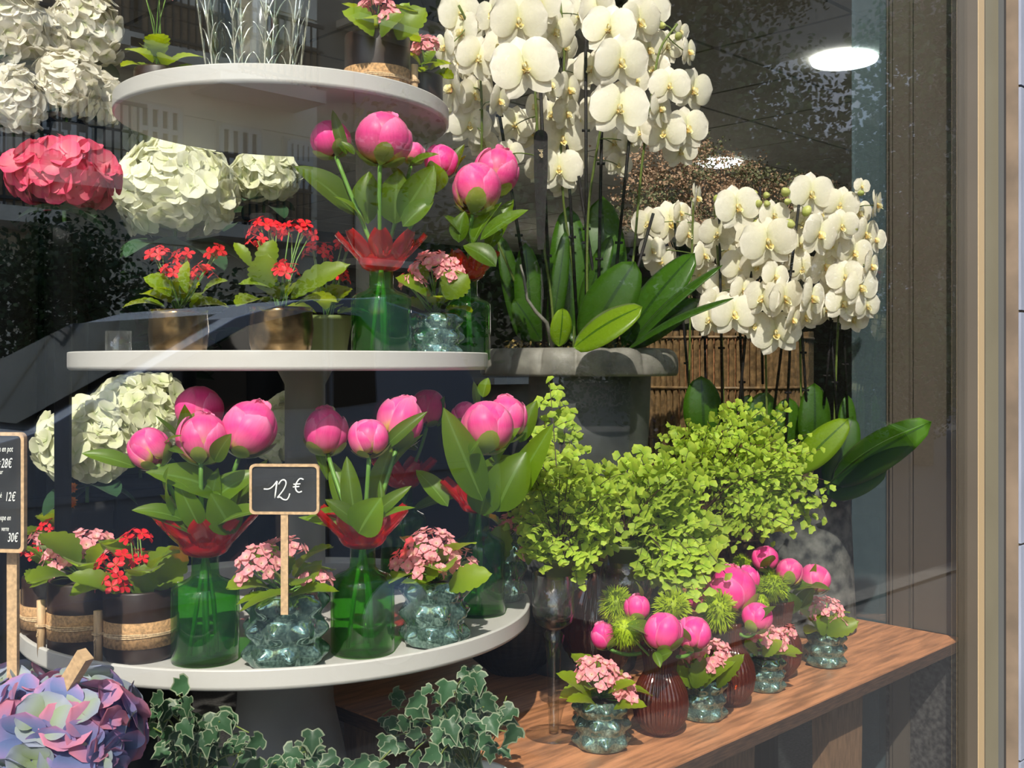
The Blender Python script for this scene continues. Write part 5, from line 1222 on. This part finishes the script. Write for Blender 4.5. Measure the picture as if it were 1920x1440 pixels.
ws.v = [tuple(V((p.x, y, p.z))+nn) for p in (p0, p1) for y in (YC-1.58, YC-.12)]; ws.uv = [(0, 0)]*4; ws.f = [(0, 1, 3, 2)]; ws.mi = [0]
O('windscreen', ws.mesh('windscreen', 'car_glass', False), tcar)
O('body_crease', MB().box((A-.6, YC, .99), (B_+.6, YC+.014, 1.02)).box((A-.6, YC, .55), (B_+.5, YC+.02, .62)).mesh('body_crease', 'car_paint', False), tcar)
O('door_gap', MB().box((A+1.405, YC, .42), (A+1.415, YC+.010, 1.74)).mesh('door_gap', 'car_trim', False), tcar)
O('mirror', MB().box((A+.35, YC, 1.26), (A+.52, YC+.22, 1.40)).mesh('mirror', 'car_paint', False), tcar)
O('handle', MB().box((A+1.2, YC, 1.10), (A+1.36, YC+.03, 1.13)).mesh('handle', 'car_paint', False), tcar)
for x in (A-.55, B_+.1):
    for y in (YC-.02, YC-1.66):
        wl = O('wheel', MB().tube([(x, y-.10, .32), (x, y+.10, .32)], .33, 36).mesh('wheel', 'tyre'), tcar)
        O('hubcap', MB().tube([(x, y-.105, .32), (x, y+.105, .32)], .2, 24).mesh('hubcap', 'alloy'), wl)
for y in (YC-1.5, YC-.2): O('tail_lamp', MB().box((B_+.70, y-.08, 1.0), (B_+.875, y+.08, 1.25)).mesh('tail_lamp', 'tail_red', False), tcar)
# trees and hedge
TL = []
for i in range(4):
    mb = MB()
    for k in range(420):
        nn = V((R.gauss(0, 1), R.gauss(0, 1), R.gauss(0, 1))).normalized(); p = nn*R.uniform(.45, 1.0)
        petal(mb, fr(p, nn+jit(1), s=R.uniform(.09, .17), roll=R.uniform(0, 6)), 1, .3, .9, .7, .2, .2, 0, 2, 1, 3)
    TL.append(mb)
def tree(name, label, x, y, h, r, n, mat, cat='tree', zlo=None):
    t = thing(name, label, cat, (x, y, 0), 'street greenery mirrored in the pane')
    O('trunk', MB().tube([(x, y, 0), (x+.1, y, h*.5), (x, y, h)], [.16, .12, .04], 8).mesh('trunk', 'bark'), t)
    ms = [m_.mesh('foliage', mat) for m_ in TL]
    for k in range(n):
        p = V((x+R.gauss(0, .5)*r, y+R.gauss(0, .4)*r, (zlo if zlo is not None else h-r)+R.uniform(0, 1)*(2*r if zlo is None else h-zlo)))
        O('foliage', R.choice(ms), t, T(p) @ Matrix.Rotation(R.uniform(0, 6), 4, 'Z') @ Matrix.Scale(R.uniform(.7, 1.1)*r*.5, 4))
for px, yo, h, r, n, zl, lab in ((1010, -8, 9, 1.7, 40, 2.2, 'street tree mirrored behind the urn'), (1200, -8, 9, 1.9, 44, 1.8, 'street tree mirrored behind the tall orchids'),
        (1440, -8, 5.3, 1.6, 34, 1.2, 'low street tree mirrored left of the ceiling lamp'), (1600, -7, 4.6, 1.4, 30, 1.0, 'low street tree mirrored below the ceiling lamp'), (1330, -10, 14, 2.2, 40, 8.0, 'tall street tree mirrored at the top between orchids and lamp'), (1730, -6, 7.5, 1.8, 44, 1.2, 'street tree mirrored on the brown side wall')):
    q = refl(px, 0, yo); tree('street_tree', lab, q.x, q.y, h, r, n, 'tree_foliage', zlo=zl)
wb = thing('white_building', 'pale sunlit building glimpsed between leaves in the reflection by the ceiling lamp', 'building', (36, -19, 0))
O('wall', MB().box((34.6, -21, 0), (40, -16.6, 12.6)).mesh('wall', 'white_render', False), wb)
for k in range(3): O('ledge', MB().box((34.2, -21.2, 3.2*k+3), (34.6, -16.4, 3.2*k+3.3)).mesh('ledge', 'white_render', False), wb)
for i, (px, lab) in enumerate(((-40, 'clipped dark hedge at the left edge of the reflection'), (150, 'clipped dark hedge above the reflected bonnet'), (330, 'clipped dark hedge behind the reflected car roof'), (520, 'low dark hedge right of the reflected car roof'), (1300, 'dark hedge mirrored below the right-hand orchids'), (1430, 'dark hedge mirrored behind the zinc planter'), (1560, 'dark hedge mirrored at the end of the bench'), (1680, 'dark hedge mirrored low on the brown side wall'))):
    q = refl(px, 0, -9); tree('hedge_bush', lab, q.x, q.y, 2.55 if i < 2 else 2.15, 1.1 if i < 4 else 1.7, 16 if i < 4 else 24, 'dark_foliage', 'bush', .4)
